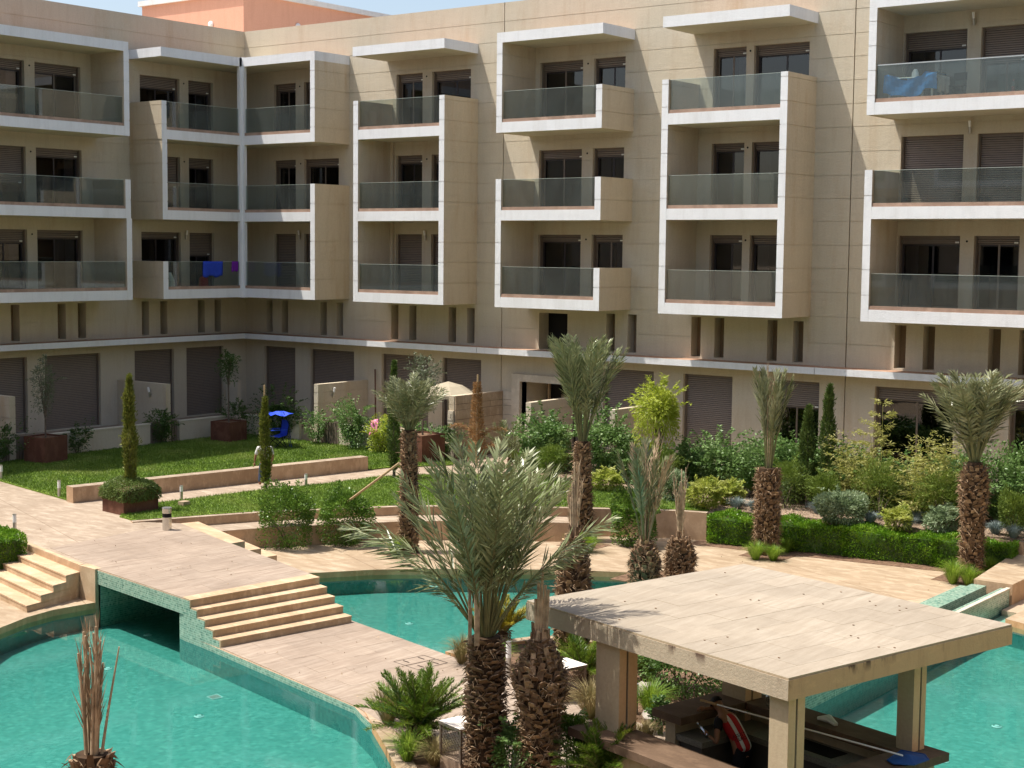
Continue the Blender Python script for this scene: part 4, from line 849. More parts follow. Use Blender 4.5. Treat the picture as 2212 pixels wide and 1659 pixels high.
for s_ in (-1, 1): m.tube([hc+sd_*.088*s_-upv*.04, hc+sd_*.10*s_-upv*.01], .016, 'skin', 6); m.tube([hc+fwd*.082+sd_*.032*s_-upv*.01, hc+fwd*.092+sd_*.032*s_-upv*.01], .009, 'hair', 6)
m.build('face', per)
# lettering across the back of the vest
def text(s_, size, loc, xdir, ydir, k, parent, ext=.002):
    cu = bpy.data.curves.new('lettering', 'FONT'); cu.body = s_; cu.size = size; cu.extrude = ext; cu.align_x = 'CENTER'; ob = bpy.data.objects.new('lettering', cu); C.objects.link(ob)
    dg = bpy.context.evaluated_depsgraph_get(); me = bpy.data.meshes.new_from_object(ob.evaluated_get(dg)); bpy.data.objects.remove(ob); me.materials.clear(); me.materials.append(MT[k])
    o_ = put('lettering', me, parent); x = Vector(xdir).normalized(); y = Vector(ydir); y = (y-x*y.dot(x)).normalized(); z = x.cross(y); o_.matrix_local = Matrix(((x.x, y.x, z.x, loc[0]), (x.y, y.y, z.y, loc[1]), (x.z, y.z, z.z, loc[2]), (0, 0, 0, 1))); return o_
bk = hip+ax_*.17+Vector((0, 0, .06)); nb = (Vector(CAM)-bk).normalized(); xd = Vector(RT)*.95+Vector(UP)*.28; yd = Vector(UP)*.95-Vector(RT)*.28
text('ASSIST', .075, B(bk+nb*.165+Vector((0, 0, .02))), xd, yd, 'cloth_black', per); text('CLRO', .075, B(bk+nb*.165+Vector((.0, 0, -.05))+xd*.04), xd, yd, 'cloth_black', per)
# bottle in the hand
bp = hand+Vector((0, 0, -.02)); bdir = Vector(G(1508, 1563, .12))-bp
bottle('bottle', 'clear plastic water bottle held by the bar attendant', bp, bdir, .042, .30, cap='tag')
m = MB(); a = Vector(TK(1.95, 2.45, .29)); m.tube([a, a+Vector((.05, .02, .02)), a+Vector((.13, .05, .02))], [.03, .035, .02], 'cloth_black', 7); o = m.build('glove'); tag(o, 'black glove lying on the brown bar counter', 'glove')
# gardener mostly hidden by the cypress
gp = Vector(G(572, 1050, .1)); g2 = thing('person', 'person in a grey shirt and jeans half hidden behind a thin cypress on the path', 'person', (gp.x, gp.y, .1))
ln = Vector((RT[0], RT[1], 0)).normalized(); nodes = [((0, 0, .78), (.13, .1)), ((0, 0, 1.0), (.12, .09)), ((.0, 0, 1.2), (.15, .1)), ((0, 0, 1.33), .05), ((0, 0, 1.46), .085), ((0, 0, 1.52), .08)]
v_ = lambda a_, z_: (ln.x*a_, ln.y*a_, z_)
nodes += [(v_(.09, .7), .09), (v_(.11, .38), .065), (v_(.12, .04), .045), (v_(-.09, .7), .09), (v_(-.13, .38), .065), (v_(-.16, .04), .045), (v_(.20, 1.24), .055), (v_(.27, .98), .045), (v_(.22, .78), .035), (v_(-.20, 1.24), .055), (v_(-.29, 1.0), .045), (v_(-.33, .78), .035)]
skin_body('body', nodes, [(0, 1), (1, 2), (2, 3), (3, 4), (4, 5), (0, 6), (6, 7), (7, 8), (0, 9), (9, 10), (10, 11), (2, 12), (12, 13), (13, 14), (2, 15), (15, 16), (16, 17)], 'skin', g2)
skin_body('shirt', [((0, 0, .82), (.15, .12)), ((0, 0, 1.0), (.14, .11)), ((0, 0, 1.2), (.17, .12)), ((0, 0, 1.28), .08), (v_(.2, 1.24), .075), (v_(.27, 1.0), .062), (v_(-.2, 1.24), .075), (v_(-.29, 1.0), .062)], [(0, 1), (1, 2), (2, 3), (2, 4), (4, 5), (2, 6), (6, 7)], 'cloth_white', g2)
skin_body('jeans', [((0, 0, .84), (.145, .115)), (v_(.09, .68), .105), (v_(.11, .38), .08), (v_(.12, .12), .07), (v_(-.09, .68), .105), (v_(-.13, .38), .08), (v_(-.16, .12), .07)], [(0, 1), (1, 2), (2, 3), (0, 4), (4, 5), (5, 6)], 'denim', g2)
hand_mesh('hand', Vector(v_(.22, .76)), Vector((0, 0, -1)), ln, g2); hand_mesh('hand', Vector(v_(-.33, .76)), Vector((0, 0, -1)), ln, g2)
m = MB()
for i in range(5): m.tube([(0, 0, 1.50+.02*i), (0, 0, 1.52+.02*i)], [.092-.014*i, .088-.016*i], 'hair', 10)
m.build('hair', g2)
# ---------------------------------------------------------------- furniture
def bollard(label, px, py, z, h, scale=1.):
    p = G(px, py, z); b = thing('bollard_light', label, 'bollard light', tuple(p), group='bollard lights in the garden'); m = MB(); m.tube([(0, 0, 0), (0, 0, h*.55)], .048*scale, 'steel', 12); m.build('post', b); m = MB(); m.tube([(0, 0, h*.55), (0, 0, h*.96)], .05*scale, 'lamp_white', 12); m.build('lamp_shade', b); m = MB(); m.tube([(0, 0, h*.96), (0, 0, h)], .054*scale, 'steel', 12); m.build('cap', b)
bollard('bollard light cut by the left edge beside the shaded lawn', 3, 1036, .12, .48); bollard('bollard light on the lawn corner left of the long bench', 128, 1074, .12, .52); bollard('bollard light behind the clipped hedge at the left edge', 32, 1150, .1, .5); bollard('bollard light at the path edge above the steel bin', 392, 1078, .14, .42)
bollard('bollard light standing near the middle of the far lawn path', 661, 1050, .14, .40); bollard('tall bollard light in the bed between the two large palm trunks', 1098, 1462, -.7, .72, 1.1); bollard('bollard light in the bed right of the first pavilion column', 1372, 1540, -.7, .55, 1.1); bollard('low bollard light hidden in the leafy shrub between the front palms', 1114, 1662, -.7, .45, 1.2)
bp_ = G(361, 1145, .1); b = thing('litter_bin', 'polished steel cylindrical litter bin at the bridge head', 'bin', tuple(bp_))
m = MB(); m.tube([(0, 0, .01), (0, 0, .36)], .125, 'chrome', 24); m.tube([(0, 0, .36), (0, 0, .47)], .122, 'black', 24); m.tube([(0, 0, .47), (0, 0, .60)], .125, 'chrome', 24); m.build('bin_body', b, smooth=False)
m = MB(); m.tube([(0, 0, .60), (0, 0, .625)], [.135, .13], 'steel', 24); m.build('lid', b)
def planter(label, cx, cy, w, d, h, z, rz, k='corten'):
    p = thing('corten_planter', label, 'planter', (cx, cy, z), rz); m = MB(); t = .03
    m.box(-w/2, w/2, -d/2, -d/2+t, 0, h, k); m.box(-w/2, w/2, d/2-t, d/2, 0, h, k); m.box(-w/2, -w/2+t, -d/2+t, d/2-t, 0, h, k); m.box(w/2-t, w/2, -d/2+t, d/2-t, 0, h, k); m.build('box', p)
    m = MB(); m.box(-w/2+t, w/2-t, -d/2+t, d/2-t, .05, h-.06, 'soil'); m.build('soil', p); return p
planter('dark rusty steel planter box with a small olive tree, left shade', 3.95, -13.2, 1.05, 1.05, .92, .13, .12); planter('dark rusty steel planter box by the inner corner shutters', 4.3, -4.9, 1.0, 1.0, .80, .13, .1)
planter('rusty steel planter overgrown with trailing green at the path', 14.32, -17.75, 1.15, 1.15, .70, .1, -.12); planter('tall rusty steel planter behind the left palm trunk', 13.75, -4.1, 1.15, 1.15, 1.02, .1, -.1)
m = MB(); p = G(397, 1092, .14); m.box(p[0]-.12, p[0]+.12, p[1]-.12, p[1]+.14, .1, .27, 'clad'); tag(m.build('stone_block'), 'small loose concrete block on the grass by a bollard', 'block')
m = MB(); p = G(1528, 1164, ZL); m.box(p[0]-.12, p[0]+.17, p[1]-.12, p[1]+.12, ZL, ZL+.16, 'clad_light'); tag(m.build('stone_block'), 'small pale block at the left end of the long hedge', 'block')
# blue canopy camping chair
cp = G(598, 968, .14); ch_ = thing('camping_chair', 'blue folding camping chair with a sun canopy on the lawn', 'chair', tuple(cp), 1.25); ch_.scale = (1.15, 1.15, 1.15)
m = MB(); pt = lambda a, b_, r_=.012: m.tube([a, b_], r_, 'cloth_black', 6)
for s_ in (-1, 1): pt((-.28, .28*s_, 0), (.25, .28*s_, .45)); pt((.25, .28*s_, 0), (-.28, .28*s_, .45)); pt((.25, .28*s_, .45), (.33, .28*s_, .9)); pt((-.28, .28*s_, .4), (-.28, .28*s_, .62)); pt((.31, .3*s_, .8), (.1, .3*s_, 1.22))
pt((-.28, -.28, 0), (-.28, .28, .42)); pt((.25, -.28, 0), (.25, .28, .42)); m.build('frame', ch_)
m = MB(); m.face([(-.30, -.27, .44), (-.05, -.27, .38), (-.05, .27, .38), (-.30, .27, .44)], 'blue'); m.face([(-.05, -.27, .38), (.25, -.27, .45), (.25, .27, .45), (-.05, .27, .38)], 'blue'); m.face([(.25, -.27, .42), (.30, -.27, .68), (.30, .27, .68), (.25, .27, .42)], 'blue'); m.face([(.30, -.27, .68), (.31, -.24, .93), (.31, .24, .93), (.30, .27, .68)], 'blue'); m.build('seat', ch_)
for s_ in (-1, 1): m = MB(); m.box(-.32, .24, .25*s_-.04, .25*s_+.04, .62, .64, 'blue'); m.build('armrest', ch_)
m = MB()
for i in range(5):
    for j in range(4):
        f = lambda a_, b_: (-.42+.17*a_, -.42+.21*b_, 1.20+.05*math.sin(a_*1.7+b_)-.03*abs(b_-2)); m.face([f(i, j), f(i+1, j), f(i+1, j+1), f(i, j+1)], 'blue')
m.build('canopy', ch_)
m = MB(); 
for i in range(4): m.face([(.30, -.34+.08*i, .78+.02*(i % 2)), (.32, -.26+.08*i, .8), (.44, -.24+.07*i, .04), (.40+.03*(i % 2), -.33+.08*i, .02)], 'towel_blue')
m.build('hanging_cloth', ch_)
# parasol on the patio
pp = Vector((GY(968, -1.6, 900), -1.6, .45)); pr0 = thing('parasol', 'cream square patio parasol behind the split stone partition', 'parasol', tuple(pp)); m = MB(); m.tube([(0, 0, 0), (0, 0, 2.35)], .025, 'steel'); m.build('pole', pr0)
m = MB(); N_ = 8
for j in range(N_):
    a0, a1 = 2*math.pi*j/N_, 2*math.pi*(j+1)/N_; R1 = 1.15
    m.face([(0, 0, 2.36), (R1*.5*math.cos(a0), R1*.5*math.sin(a0), 2.2), (R1*.5*math.cos(a1), R1*.5*math.sin(a1), 2.2)], 'parasol'); m.face([(R1*.5*math.cos(a0), R1*.5*math.sin(a0), 2.2), (R1*math.cos(a0), R1*math.sin(a0), 1.9), (R1*math.cos(a1), R1*math.sin(a1), 1.9), (R1*.5*math.cos(a1), R1*.5*math.sin(a1), 2.2)], 'parasol'); m.face([(R1*math.cos(a0), R1*math.sin(a0), 1.9), (R1*math.cos(a0), R1*math.sin(a0), 1.78), (R1*math.cos(a1), R1*math.sin(a1), 1.78), (R1*math.cos(a1), R1*math.sin(a1), 1.9)], 'parasol')
m.build('canopy', pr0)
def cloth(name, label, cat, k, a, b, drop, n=9, dn=(0, 0, 0), wob=.02):
    a, b = Vector(a), Vector(b); nr = Vector((0, 0, 1)).cross(b-a).normalized(); m = MB(); R_n = 6
    f = lambda i, j: a+(b-a)*i/n+Vector((0, 0, -drop*(j/R_n)*(1+.08*math.sin(i*1.3))))+nr*(wob*math.sin(i*1.9+j*.4)*(.3+j/R_n))+Vector(dn)*(j/R_n)
    for i in range(n):
        for j in range(R_n): m.face([f(i, j), f(i+1, j), f(i+1, j+1), f(i, j+1)], k)
    o_ = m.build(name, None, smooth=True); weld(o_.data); md = o_.modifiers.new('thickness', 'SOLIDIFY'); md.thickness = .008; tag(o_, label, cat); return o_
yy = 6.08+1.12
cloth('towel', 'royal blue towel hung over the glass balustrade on the left wing', 'towel', 'towel_blue', (1.94, -4.1, yy), (1.94, -3.05, yy), .62); cloth('towel', 'small purple cloth on the glass rail beside the corner post', 'towel', 'purple', (1.94, -2.55, yy), (1.94, -2.2, yy), .42)
cloth('towel', 'pink and red beach towel thrown over the climbers', 'towel', 'pink', (GY(802, -3.5, 905), -3.5, 1.3), (GY(820, -3.5, 905), -3.5, 1.42), .55, dn=(0, -.15, 0), wob=.05)
m = MB(); m.tube([(1.4, -3.6, 6.1), (1.4, -3.6, 6.5), (1.4, -3.55, 6.62)], [.2, .18, .06], 'red', 10); tag(m.build('bag', smooth=True), 'red bag on the balcony floor below the blue towel', 'bag')
m = MB(); m.tube([(1.5, -5.5, 6.1), (1.5, -5.5, 6.45), (1.5, -5.45, 6.75)], [.24, .22, .05], 'plastic_white', 9); tag(m.build('bag', smooth=True), 'white plastic sack behind the balustrade on the left wing', 'bag')
# furniture on the top right balcony
tb = thing('balcony_table', 'white plastic table covered with a shiny blue plastic sheet on the top balcony', 'table', (31.0, -1.35, 12.37))
m = MB(); m.box(-.78, .72, -.4, .4, .70, .73, 'plastic_white'); m.build('tabletop', tb)
for sx in (-.7, -.1, .35, .66):
    for sy in ((-.34,) if abs(sx) < .5 else (-.34, .34)): m = MB(); m.tube([(sx, sy, 0), (sx*.97, sy, .7)], [.03, .04], 'plastic_white', 6); m.build('leg', tb)
m = MB(); NX = 14
top = lambda i: (-.85+.12*i, .735+.05*math.sin(i*.8)+(.14 if i > 10 else 0)+(.08 if i < 2 else 0)-.05*math.sin(math.pi*i/14))
for i in range(NX):
    (xa, za), (xb, zb_) = top(i), top(i+1)
    m.face([(xa, .42, za), (xb, .42, zb_), (xb, -.44, zb_), (xa, -.44, za)], 'plastic_blue')
    for j in range(4):
        q_ = lambda x, z, jj: (x, -.44-.03*math.sin(x*9+jj), z-jj*.13*(1+.1*math.sin(x*7))); m.face([q_(xa, za, j), q_(xb, zb_, j), q_(xb, zb_, j+1), q_(xa, za, j+1)], 'plastic_blue')
o = m.build('plastic_sheet', None, (31.0, -1.35, 12.37), smooth=True); tag(o, 'shiny blue plastic sheet draped over the balcony table', 'sheet')
m = MB(); m.tube([(30.9, -1.2, 13.1), (30.9, -1.2, 13.28), (30.9, -1.18, 13.38)], [.12, .1, .05], 'plastic_white', 10); tag(m.build('bundle', smooth=True), 'small white cloth bundle on the blue covered table', 'bundle')
chr_ = thing('balcony_chair', 'dark mesh back chair on the top right balcony', 'chair', (32.25, -1.2, 12.37)); m = MB(); m.box(-.2, .2, -.2, .2, .42, .45, 'cloth_black'); m.build('seat', chr_); m = MB(); m.box(-.2, .2, .18, .21, .62, .85, 'cloth_black'); m.build('backrest', chr_)
for sx in (-.18, .18):
    for sy in (-.18, .18): m = MB(); m.tube([(sx, sy, 0), (sx, sy, .85 if sy > 0 else .42)], .014, 'cloth_black', 6); m.build('leg', chr_)
cloth('towel', 'tan towel hanging at the end of the blue covered table', 'towel', 'curtain', (31.75, -1.5, 13.15), (31.95, -1.1, 13.1), .5)
bottle('bottle', 'plastic bottle with a red label on the top right balcony', (34.15, -1.82, 12.49), r=.05, h=.34, liquid='red', cap='red')
m = MB(); m.box(34.5, 35.2, -1.8, -1.6, 12.49, 12.66, 'corten'); o = m.build('window_box'); tag(o, 'brown window box with a green sprig on the top right balcony', 'planter')
# lattice sided benches ------------------------------------------------
def lattice_bench(label, pc, L, W, rz, H=.85):
    b = thing('lattice_table', label, 'table', (pc[0], pc[1], ZL), rz); m = MB(); m.box(-L/2, L/2, -W/2, W/2, H-.05, H, 'benchtop', xp='mesh_metal', yn='mesh_metal'); m.build('top', b)
    m = MB(); m.box(-L/2+.02, L/2-.02, -W/2+.02, W/2-.02, 0, .22, 'planter_wood'); m.build('base', b)
    for sx in (-1, 1):
        for sy in (-1, 1): m = MB(); m.box(sx*(L/2-.03)-.018, sx*(L/2-.03)+.018, sy*(W/2-.03)-.018, sy*(W/2-.03)+.018, .22, H-.05, 'mesh_metal'); m.build('leg', b)
    def panel(f, n, h):
        m = MB(); st = .045
        for i in range(int(n/st)):
            for j in range(int(h/st)):
                x, z = i*st+(st/2 if j % 2 else 0), .22+j*st; w = .006
                if x+st > n: continue
                for (xa, za, xb, zb2) in ((x, z, x+st/2, z+st*.5), (x+st/2, z+st*.5, x+st, z), (x+st/2, z+st*.5, x+st/2, z+st)):
                    m.face([f(xa, za-w), f(xb, zb2-w), f(xb+w, zb2+w), f(xa+w, za+w)], 'mesh_metal')
        m.build('lattice_panel', b, kind='stuff')
    panel(lambda x, z: (L/2-.02, -W/2+.04+x, z), W-.08, H-.27); panel(lambda x, z: (-L/2+.04+x, -W/2+.02, z), L-.08, H-.27); panel(lambda x, z: (-L/2+.04+x, W/2-.02, z), L-.08, H-.27); panel(lambda x, z: (-L/2+.02, -W/2+.04+x, z), W-.08, H-.27)
lattice_bench('white topped lattice table with wooden base near the pavilion column', (33.42, -22.75), .62, .66, A15, .66); lattice_bench('white topped lattice table beside the front cycad', (34.55, -27.0), .62, .8, A15, .80)
# pool fittings
def ring(label, px, py, r=.11, z=-1.32, name='pool_light', wall=False):
    p = G(px, py, z); m = MB(); n = 20
    for j in range(n):
        a0, a1 = 2*math.pi*j/n, 2*math.pi*(j+1)/n; c0, s0_, c1_, s1_ = math.cos(a0), math.sin(a0), math.cos(a1), math.sin(a1); q_ = lambda r_, c__, s__, h: (p[0]+r_*c__, p[1]+r_*s__, z+h)
        m.face([q_(r, c0, s0_, 0), q_(r, c1_, s1_, 0), q_(r*.75, c1_, s1_, .02), q_(r*.75, c0, s0_, .02)], 'pool_fit'); m.face([q_(r*.5, c0, s0_, .02), q_(r*.5, c1_, s1_, .02), (p[0], p[1], z+.025)], 'pool_fit')
    tag(m.build(name), label, 'pool fitting')
for a in (('round white inlet on the near pool floor below the bridge opening', 319, 1372), ('round white inlet on the near pool floor right of the dead palm crown', 233, 1444), ('round white inlet on the lower part of the near pool floor', 430, 1547), ('round white inlet in the middle pool below the steps', 884, 1347), ('round inlet on the right pool floor nearest the pavilion', 2039, 1644), ('round inlet on the right pool floor near the picture edge', 2153, 1569)): ring(*a, r=.10)
ring('white pool light under the curved left rim of the near pool', 140, 1335, .16, -1.15); ring('white pool lamp at the corner of the right pool', 2205, 1362, .16, -1.0); ring('pool lamp below the far rim of the middle pool', 938, 1266, .14, -1.1); ring('round nozzle in the wall of the near pool', 730, 1532, .07, -1.1)
p = [np.array(G(x, y, -1.32)) for x, y in ((445, 1505), (469, 1498.5), (483, 1506), (459, 1511))]; dr = thing('floor_drain', 'square grated drain on the near pool floor', 'drain'); m = MB(); m.face(p, 'pool_fit'); m.build('frame', dr)
for i in range(6):
    m = MB(); t0, t1 = .1+i*.14, .17+i*.14; f = lambda a_, b_: p[0]*(1-a_)*(1-b_)+p[1]*a_*(1-b_)+p[2]*a_*b_+p[3]*(1-a_)*b_+np.array([0, 0, .006]); m.face([f(t0, .1), f(t1, .1), f(t1, .9), f(t0, .9)], 'mesh_metal'); m.build('slot', dr)
# poles propping the left palm
m = MB(); m.tube([G(698, 1123, -.1), Vector(G(863, 1000, 2.0))], .035, 'wood', 7); tag(m.build('support_pole'), 'long bamboo pole leaning on the left palm trunk', 'pole')
m = MB(); m.tube([Vector((22.0, -13.4, 1.9)), Vector((23.4, -11.9, .1))], .035, 'wood', 7); tag(m.build('support_pole'), 'short prop pole on the right of the left palm trunk', 'pole')
m = MB(); m.tube([Vector((8.0, -.35, .62)), Vector((7.75, -.12, 2.9))], .03, 'corten', 7); tag(m.build('support_pole'), 'brown stick leaning on the wall beside the partition', 'pole')
for i in range(3):
    pass
for lb, x, y, s_, z in (('grey rock below the shrub right of the front palms', 1262, 1660, .3, ZL), ('brown boulder in the bed by the pavilion column', 1395, 1500, .28, ZL), ('second boulder in the bed under the rear cycads', 1410, 1560, .24, ZL)):
    p = G(x, y, z); m = MB(); r_ = np.random.default_rng(int(x)); rr = r_.uniform(.7, 1.1, (5, 9))
    for i in range(4):
        for j in range(8):
            f = lambda a_, b_: (p[0]+s_*rr[a_, b_ % 8]*math.sin(math.pi*(a_+.5)/5.5)*math.cos(b_*math.pi/4), p[1]+s_*rr[a_, b_ % 8]*math.sin(math.pi*(a_+.5)/5.5)*math.sin(b_*math.pi/4), z+s_*.6*math.cos(math.pi*(a_+.5)/5.5)+.1); m.face([f(i, j), f(i, j+1), f(i+1, j+1), f(i+1, j)], 'rock')
    tag(m.build('rock'), lb, 'rock')

# ---------------------------------------------------------------- palms
def frond_mesh(seed, L, n, ll, th0, th1, k, w=.022, spread=48, vee=28, tw=.3, pet=.22):
    """one feather leaf: starts at the origin, climbs +Z, bends towards +X"""
    r = np.random.default_rng(seed); N = 16; P = [np.zeros(3)]; side0 = r.normal(0, .04)
    for i in range(N):
        th = math.radians(th0+(th1-th0)*((i+.5)/N)**1.3); P.append(P[-1]+np.array([math.sin(th), side0*i/N, math.cos(th)])*L/N)
    P = np.array(P); me_v = []; V = []
    for i in range(n):
        t = pet+(1-pet)*(i+.5)/n; f = t*N; a = int(f); b = min(a+1, N); p = P[a]+(P[b]-P[a])*(f-a); d = P[b]-P[max(b-1, 0)]; d = d/np.linalg.norm(d)
        up = np.cross(np.array([0, 1., 0]), d)*-1; up = up/np.linalg.norm(up)
        l = ll*(math.sin(math.pi*min(1, (t-pet)/(1-pet)*.82+.13))**.6)*r.uniform(.8, 1.12)
        sp = math.radians((spread*(1-.32*t))+r.normal(0, 6))
        for s in (-1, 1):
            vv = math.radians(vee+r.normal(0, 14)); sd = np.array([0, s, 0])*math.cos(vv)-up*math.sin(vv)*(1 if r.random() < .8 else -.4)
            q = d*math.cos(sp)+sd*math.sin(sp); q = q/np.linalg.norm(q); ww = np.cross(q, nrm(up+r.normal(0, .5, 3)))*w*.5; ww = ww/np.linalg.norm(ww)*w*.5
            tip = p+q*l+np.array([0, 0, -l*.07*r.uniform(0, 1)]); V.append([p-ww*.5, p+q*l*.4-ww, tip, p+q*l*.4+ww])
    for i in range(N):     # rachis
        wd = .022*(1-i/N)+.004; a, b = P[i], P[i+1]
        for o_ in (np.array([0, 1, 0.]), np.array([1, 0, 0.])): V.append([a-o_*wd, b-o_*wd*.9, b+o_*wd*.9, a+o_*wd])
    me = quads('', np.array(V), k); me.name = 'frond'; me.materials.append(MT['petiole' if k != 'dead' else 'dead']); mi = [0]*(len(V)-2*N)+[1]*(2*N); me.polygons.foreach_set('material_index', mi); return me
def put_fronds(parent, meshes, specs, base, name='frond'):
    for (k, az, tilt, sc) in specs:
        o = put(name, meshes[k % len(meshes)], parent); o.location = (base[0]+.07*math.cos(az), base[1]+.07*math.sin(az), base[2]+random.uniform(-.08, .05)); o.rotation_euler = Euler((0, tilt, az)); o.scale = (sc,)*3
        o.rotation_mode = 'XYZ'; o.matrix_local = Matrix.Translation(o.location) @ Matrix.Rotation(az, 4, 'Z') @ Matrix.Rotation(tilt, 4, 'Y') @ Matrix.Scale(sc, 4)
def boot_shape(r, sz, L, out, k=None):
    """leaf base: a chipped wedge sticking up and out, cut end paler"""
    w = sz*r.uniform(.8, 1.15); t = .028*r.uniform(.8, 1.5); l = L*r.uniform(.7, 1.25)
    v = [(-w/2, 0, 0), (w/2, 0, 0), (w*.34, out*r.uniform(.8, 1.2), l), (-w*.34, out*r.uniform(.8, 1.2), l), (-w*.28, out-t, l*.95), (w*.28, out-t, l*.95), (-w*.4, -.05, l*.2), (w*.4, -.05, l*.2)]
    f = [((0, 1, 2, 3), 0), ((3, 2, 5, 4), 1), ((0, 3, 4, 6), 0), ((1, 7, 5, 2), 0), ((0, 6, 7, 1), 0), ((4, 5, 7, 6), 0)]
    return v, f
BOOT_MESHES = {}
def trunk(parent, h, r0, r1, row=.11, per=9, sz=.13, L=.15, out=.08, single=False, seed=0, bulge=.1, fibre=400, z0=0, zfrom=0, crownz=None, prof=None, chunk=0):
    r = np.random.default_rng(seed); rad = (lambda t: float(np.interp(t, [p_[0] for p_ in prof], [p_[1] for p_ in prof]))) if prof else (lambda t: r0+(r1-r0)*t+bulge*r0*math.sin(math.pi*min(1, t*1.05)))
    m = MB(); N = 14; m.tube([(0, 0, z0+h*i/N) for i in range(N+1)], [rad(i/N)*.93 for i in range(N+1)], 'core', 12); m.build('trunk', parent)
    if chunk:       # big pruned leaf bases round the head
        for i in range(chunk):
            t_ = i/(chunk-1); a = i*2.4+r.normal(0, .2); tt = crownz/h+(1-crownz/h)*t_; zz = h*tt; R_ = rad(tt)*.95; slope = (rad(min(1, tt+.05))-rad(tt))/(.05*h)
            v, f = boot_shape(r, .13*(1-.35*t_), r.uniform(.16, .34), .02+r.uniform(0, .05)); b = MB()
            for idx, mm in f: b.face([v[q] for q in idx], 'boot2' if (mm or i % 3 == 0) else 'boot')
            o = b.build('leaf_base', parent); o.matrix_local = Matrix.Translation((R_*math.cos(a), R_*math.sin(a), zz)) @ Matrix.Rotation(a-math.pi/2, 4, 'Z') @ Matrix.Rotation(r.normal(0, .16), 4, 'Y') @ Matrix.Rotation(-math.atan(slope)*.8-r.uniform(-.1, .25), 4, 'X')
    big = MB(); rows = int(h/row); cnt = 0
    if single and (sz, L) not in BOOT_MESHES:
        lst = []
        for i in range(8):
            b = MB(); v, f = boot_shape(r, sz, L, out)
            for idx, mm in f: b.face([v[j] for j in idx], ('boot', 'boot2')[mm if i % 3 else 0] if i != 5 else 'boot2')
            o = b.build('leaf_base', parent); lst.append(o.data); bpy.data.objects.remove(o)
        BOOT_MESHES[sz, L] = lst
    for j in range(rows):
        z = z0+j*row; t = j/rows
        if z < zfrom: continue
        for i in range(per):
            a = 2*math.pi*(i+.5*(j % 2)+.18*j)/per+r.normal(0, .10); R_ = rad(t)*r.uniform(.94, 1.02); zz = z+r.normal(0, row*.22)
            tilt = r.normal(0, .2)
            if single and cnt < 295:
                o = put('leaf_base', BOOT_MESHES[sz, L][r.integers(0, 8)], parent); o.matrix_local = Matrix.Translation((R_*math.cos(a), R_*math.sin(a), zz)) @ Matrix.Rotation(a-math.pi/2, 4, 'Z') @ Matrix.Rotation(tilt, 4, 'Y') @ Matrix.Scale(r.uniform(.7, 1.35), 4); cnt += 1
            else:
                v, f = boot_shape(r, sz, L, out); ca, sa = math.cos(a), math.sin(a)
                tr = lambda p: (R_*ca+p[1]*ca-p[0]*sa, R_*sa+p[1]*sa+p[0]*ca, zz+p[2]+tilt*p[0])
                kk = 'boot2' if r.random() < .22 else 'boot'
                for idx, mm in f: big.face([tr(v[q]) for q in idx], 'boot2' if mm and r.random() < .5 else kk)
    if big.f: big.build('leaf_bases', parent, kind='stuff')
    if fibre:
        n = fibre; a = r.uniform(0, 2*math.pi, n); t = r.uniform(.02, 1, n); R_ = np.array([rad(x) for x in t])+.03; P = np.c_[R_*np.cos(a), R_*np.sin(a), z0+t*h]; D = np.c_[np.cos(a), np.sin(a), r.normal(0, .7, n)]+np.c_[-np.sin(a), np.cos(a), np.zeros(n)]*r.normal(0, 1.2, (n, 1))
        D = nrm(D); S = nrm(np.cross(D, r.normal(0, 1, (n, 3))))*.007; l = r.uniform(.06, .2, (n, 1)); V = np.stack([P-S, P+D*l*.5-S+np.array([0, 0, -.01]), P+D*l+np.c_[np.zeros((n, 2)), -.05*np.ones(n)], P+S], 1); quads('fibre', V, 'fibre', parent, kind='stuff')
    return rad
DM = {}
def fm(key, *a, **k):
    if key not in DM: DM[key] = [frond_mesh(i*7+len(DM)*31, *a, **k) for i in range(3)]
    return DM[key]
def deadstalks(parent, base, n, L, seed, spread=.1, w=.05, shag=30, lean=0):
    r = np.random.default_rng(seed)
    for i in range(n):
        a = r.uniform(0, 2*math.pi); l = L*r.uniform(.5, 1.05); d = np.array([math.cos(a)*spread*r.uniform(.2, 1.4)+lean, math.sin(a)*spread*r.uniform(.2, 1.4), 1]); d /= np.linalg.norm(d)
        b = np.array(base)+np.array([math.cos(a), math.sin(a), 0])*.06; m = MB(); n_ = 5; sw = r.normal(0, .03, 2)
        pts = [b+d*l*j/n_+np.array([sw[0], sw[1], 0])*(j/n_)**2*l for j in range(n_+1)]; m.tube(pts, [w*.5*(1-.45*j/n_)*(1.15 if j == 3 else 1) for j in range(n_+1)], 'dead', 5)
        V = []
        for j in range(shag):
            t = r.uniform(.25, 1.); p = b+d*l*t; q = d*1.1+r.normal(0, .17, 3); q /= np.linalg.norm(q); s = np.cross(q, r.normal(0, 1, 3)); s = s/np.linalg.norm(s)*.008; ln_ = r.uniform(.15, .4)*min(1, L/1.5)
            m.face([p-s, p+q*ln_*.5-s, p+q*ln_, p+s], 'dead')
        m.build('dead_frond', parent)
def palm(label, base, h, r0, r1, seed, live=None, dead=None, **tk):
    name = 'date_palm'; p = thing(name, label, 'palm tree', tuple(base)); trunk(p, h, r0, r1, seed=seed, **tk); top = (0, 0, h-.05)
    if live:
        key, specs = live; put_fronds(p, DM[key], specs, top)
    if dead: deadstalks(p, top, *dead)
    return p
rr = random.Random(5)
def specs(n, tilts, scs=(.85, 1.05), az0=0):
    out = []
    for i in range(n): out.append((rr.randrange(3), az0+i*2.39996+rr.uniform(-.2, .2), rr.uniform(*tilts[i*len(tilts)//n]), rr.uniform(*scs)))
    return out
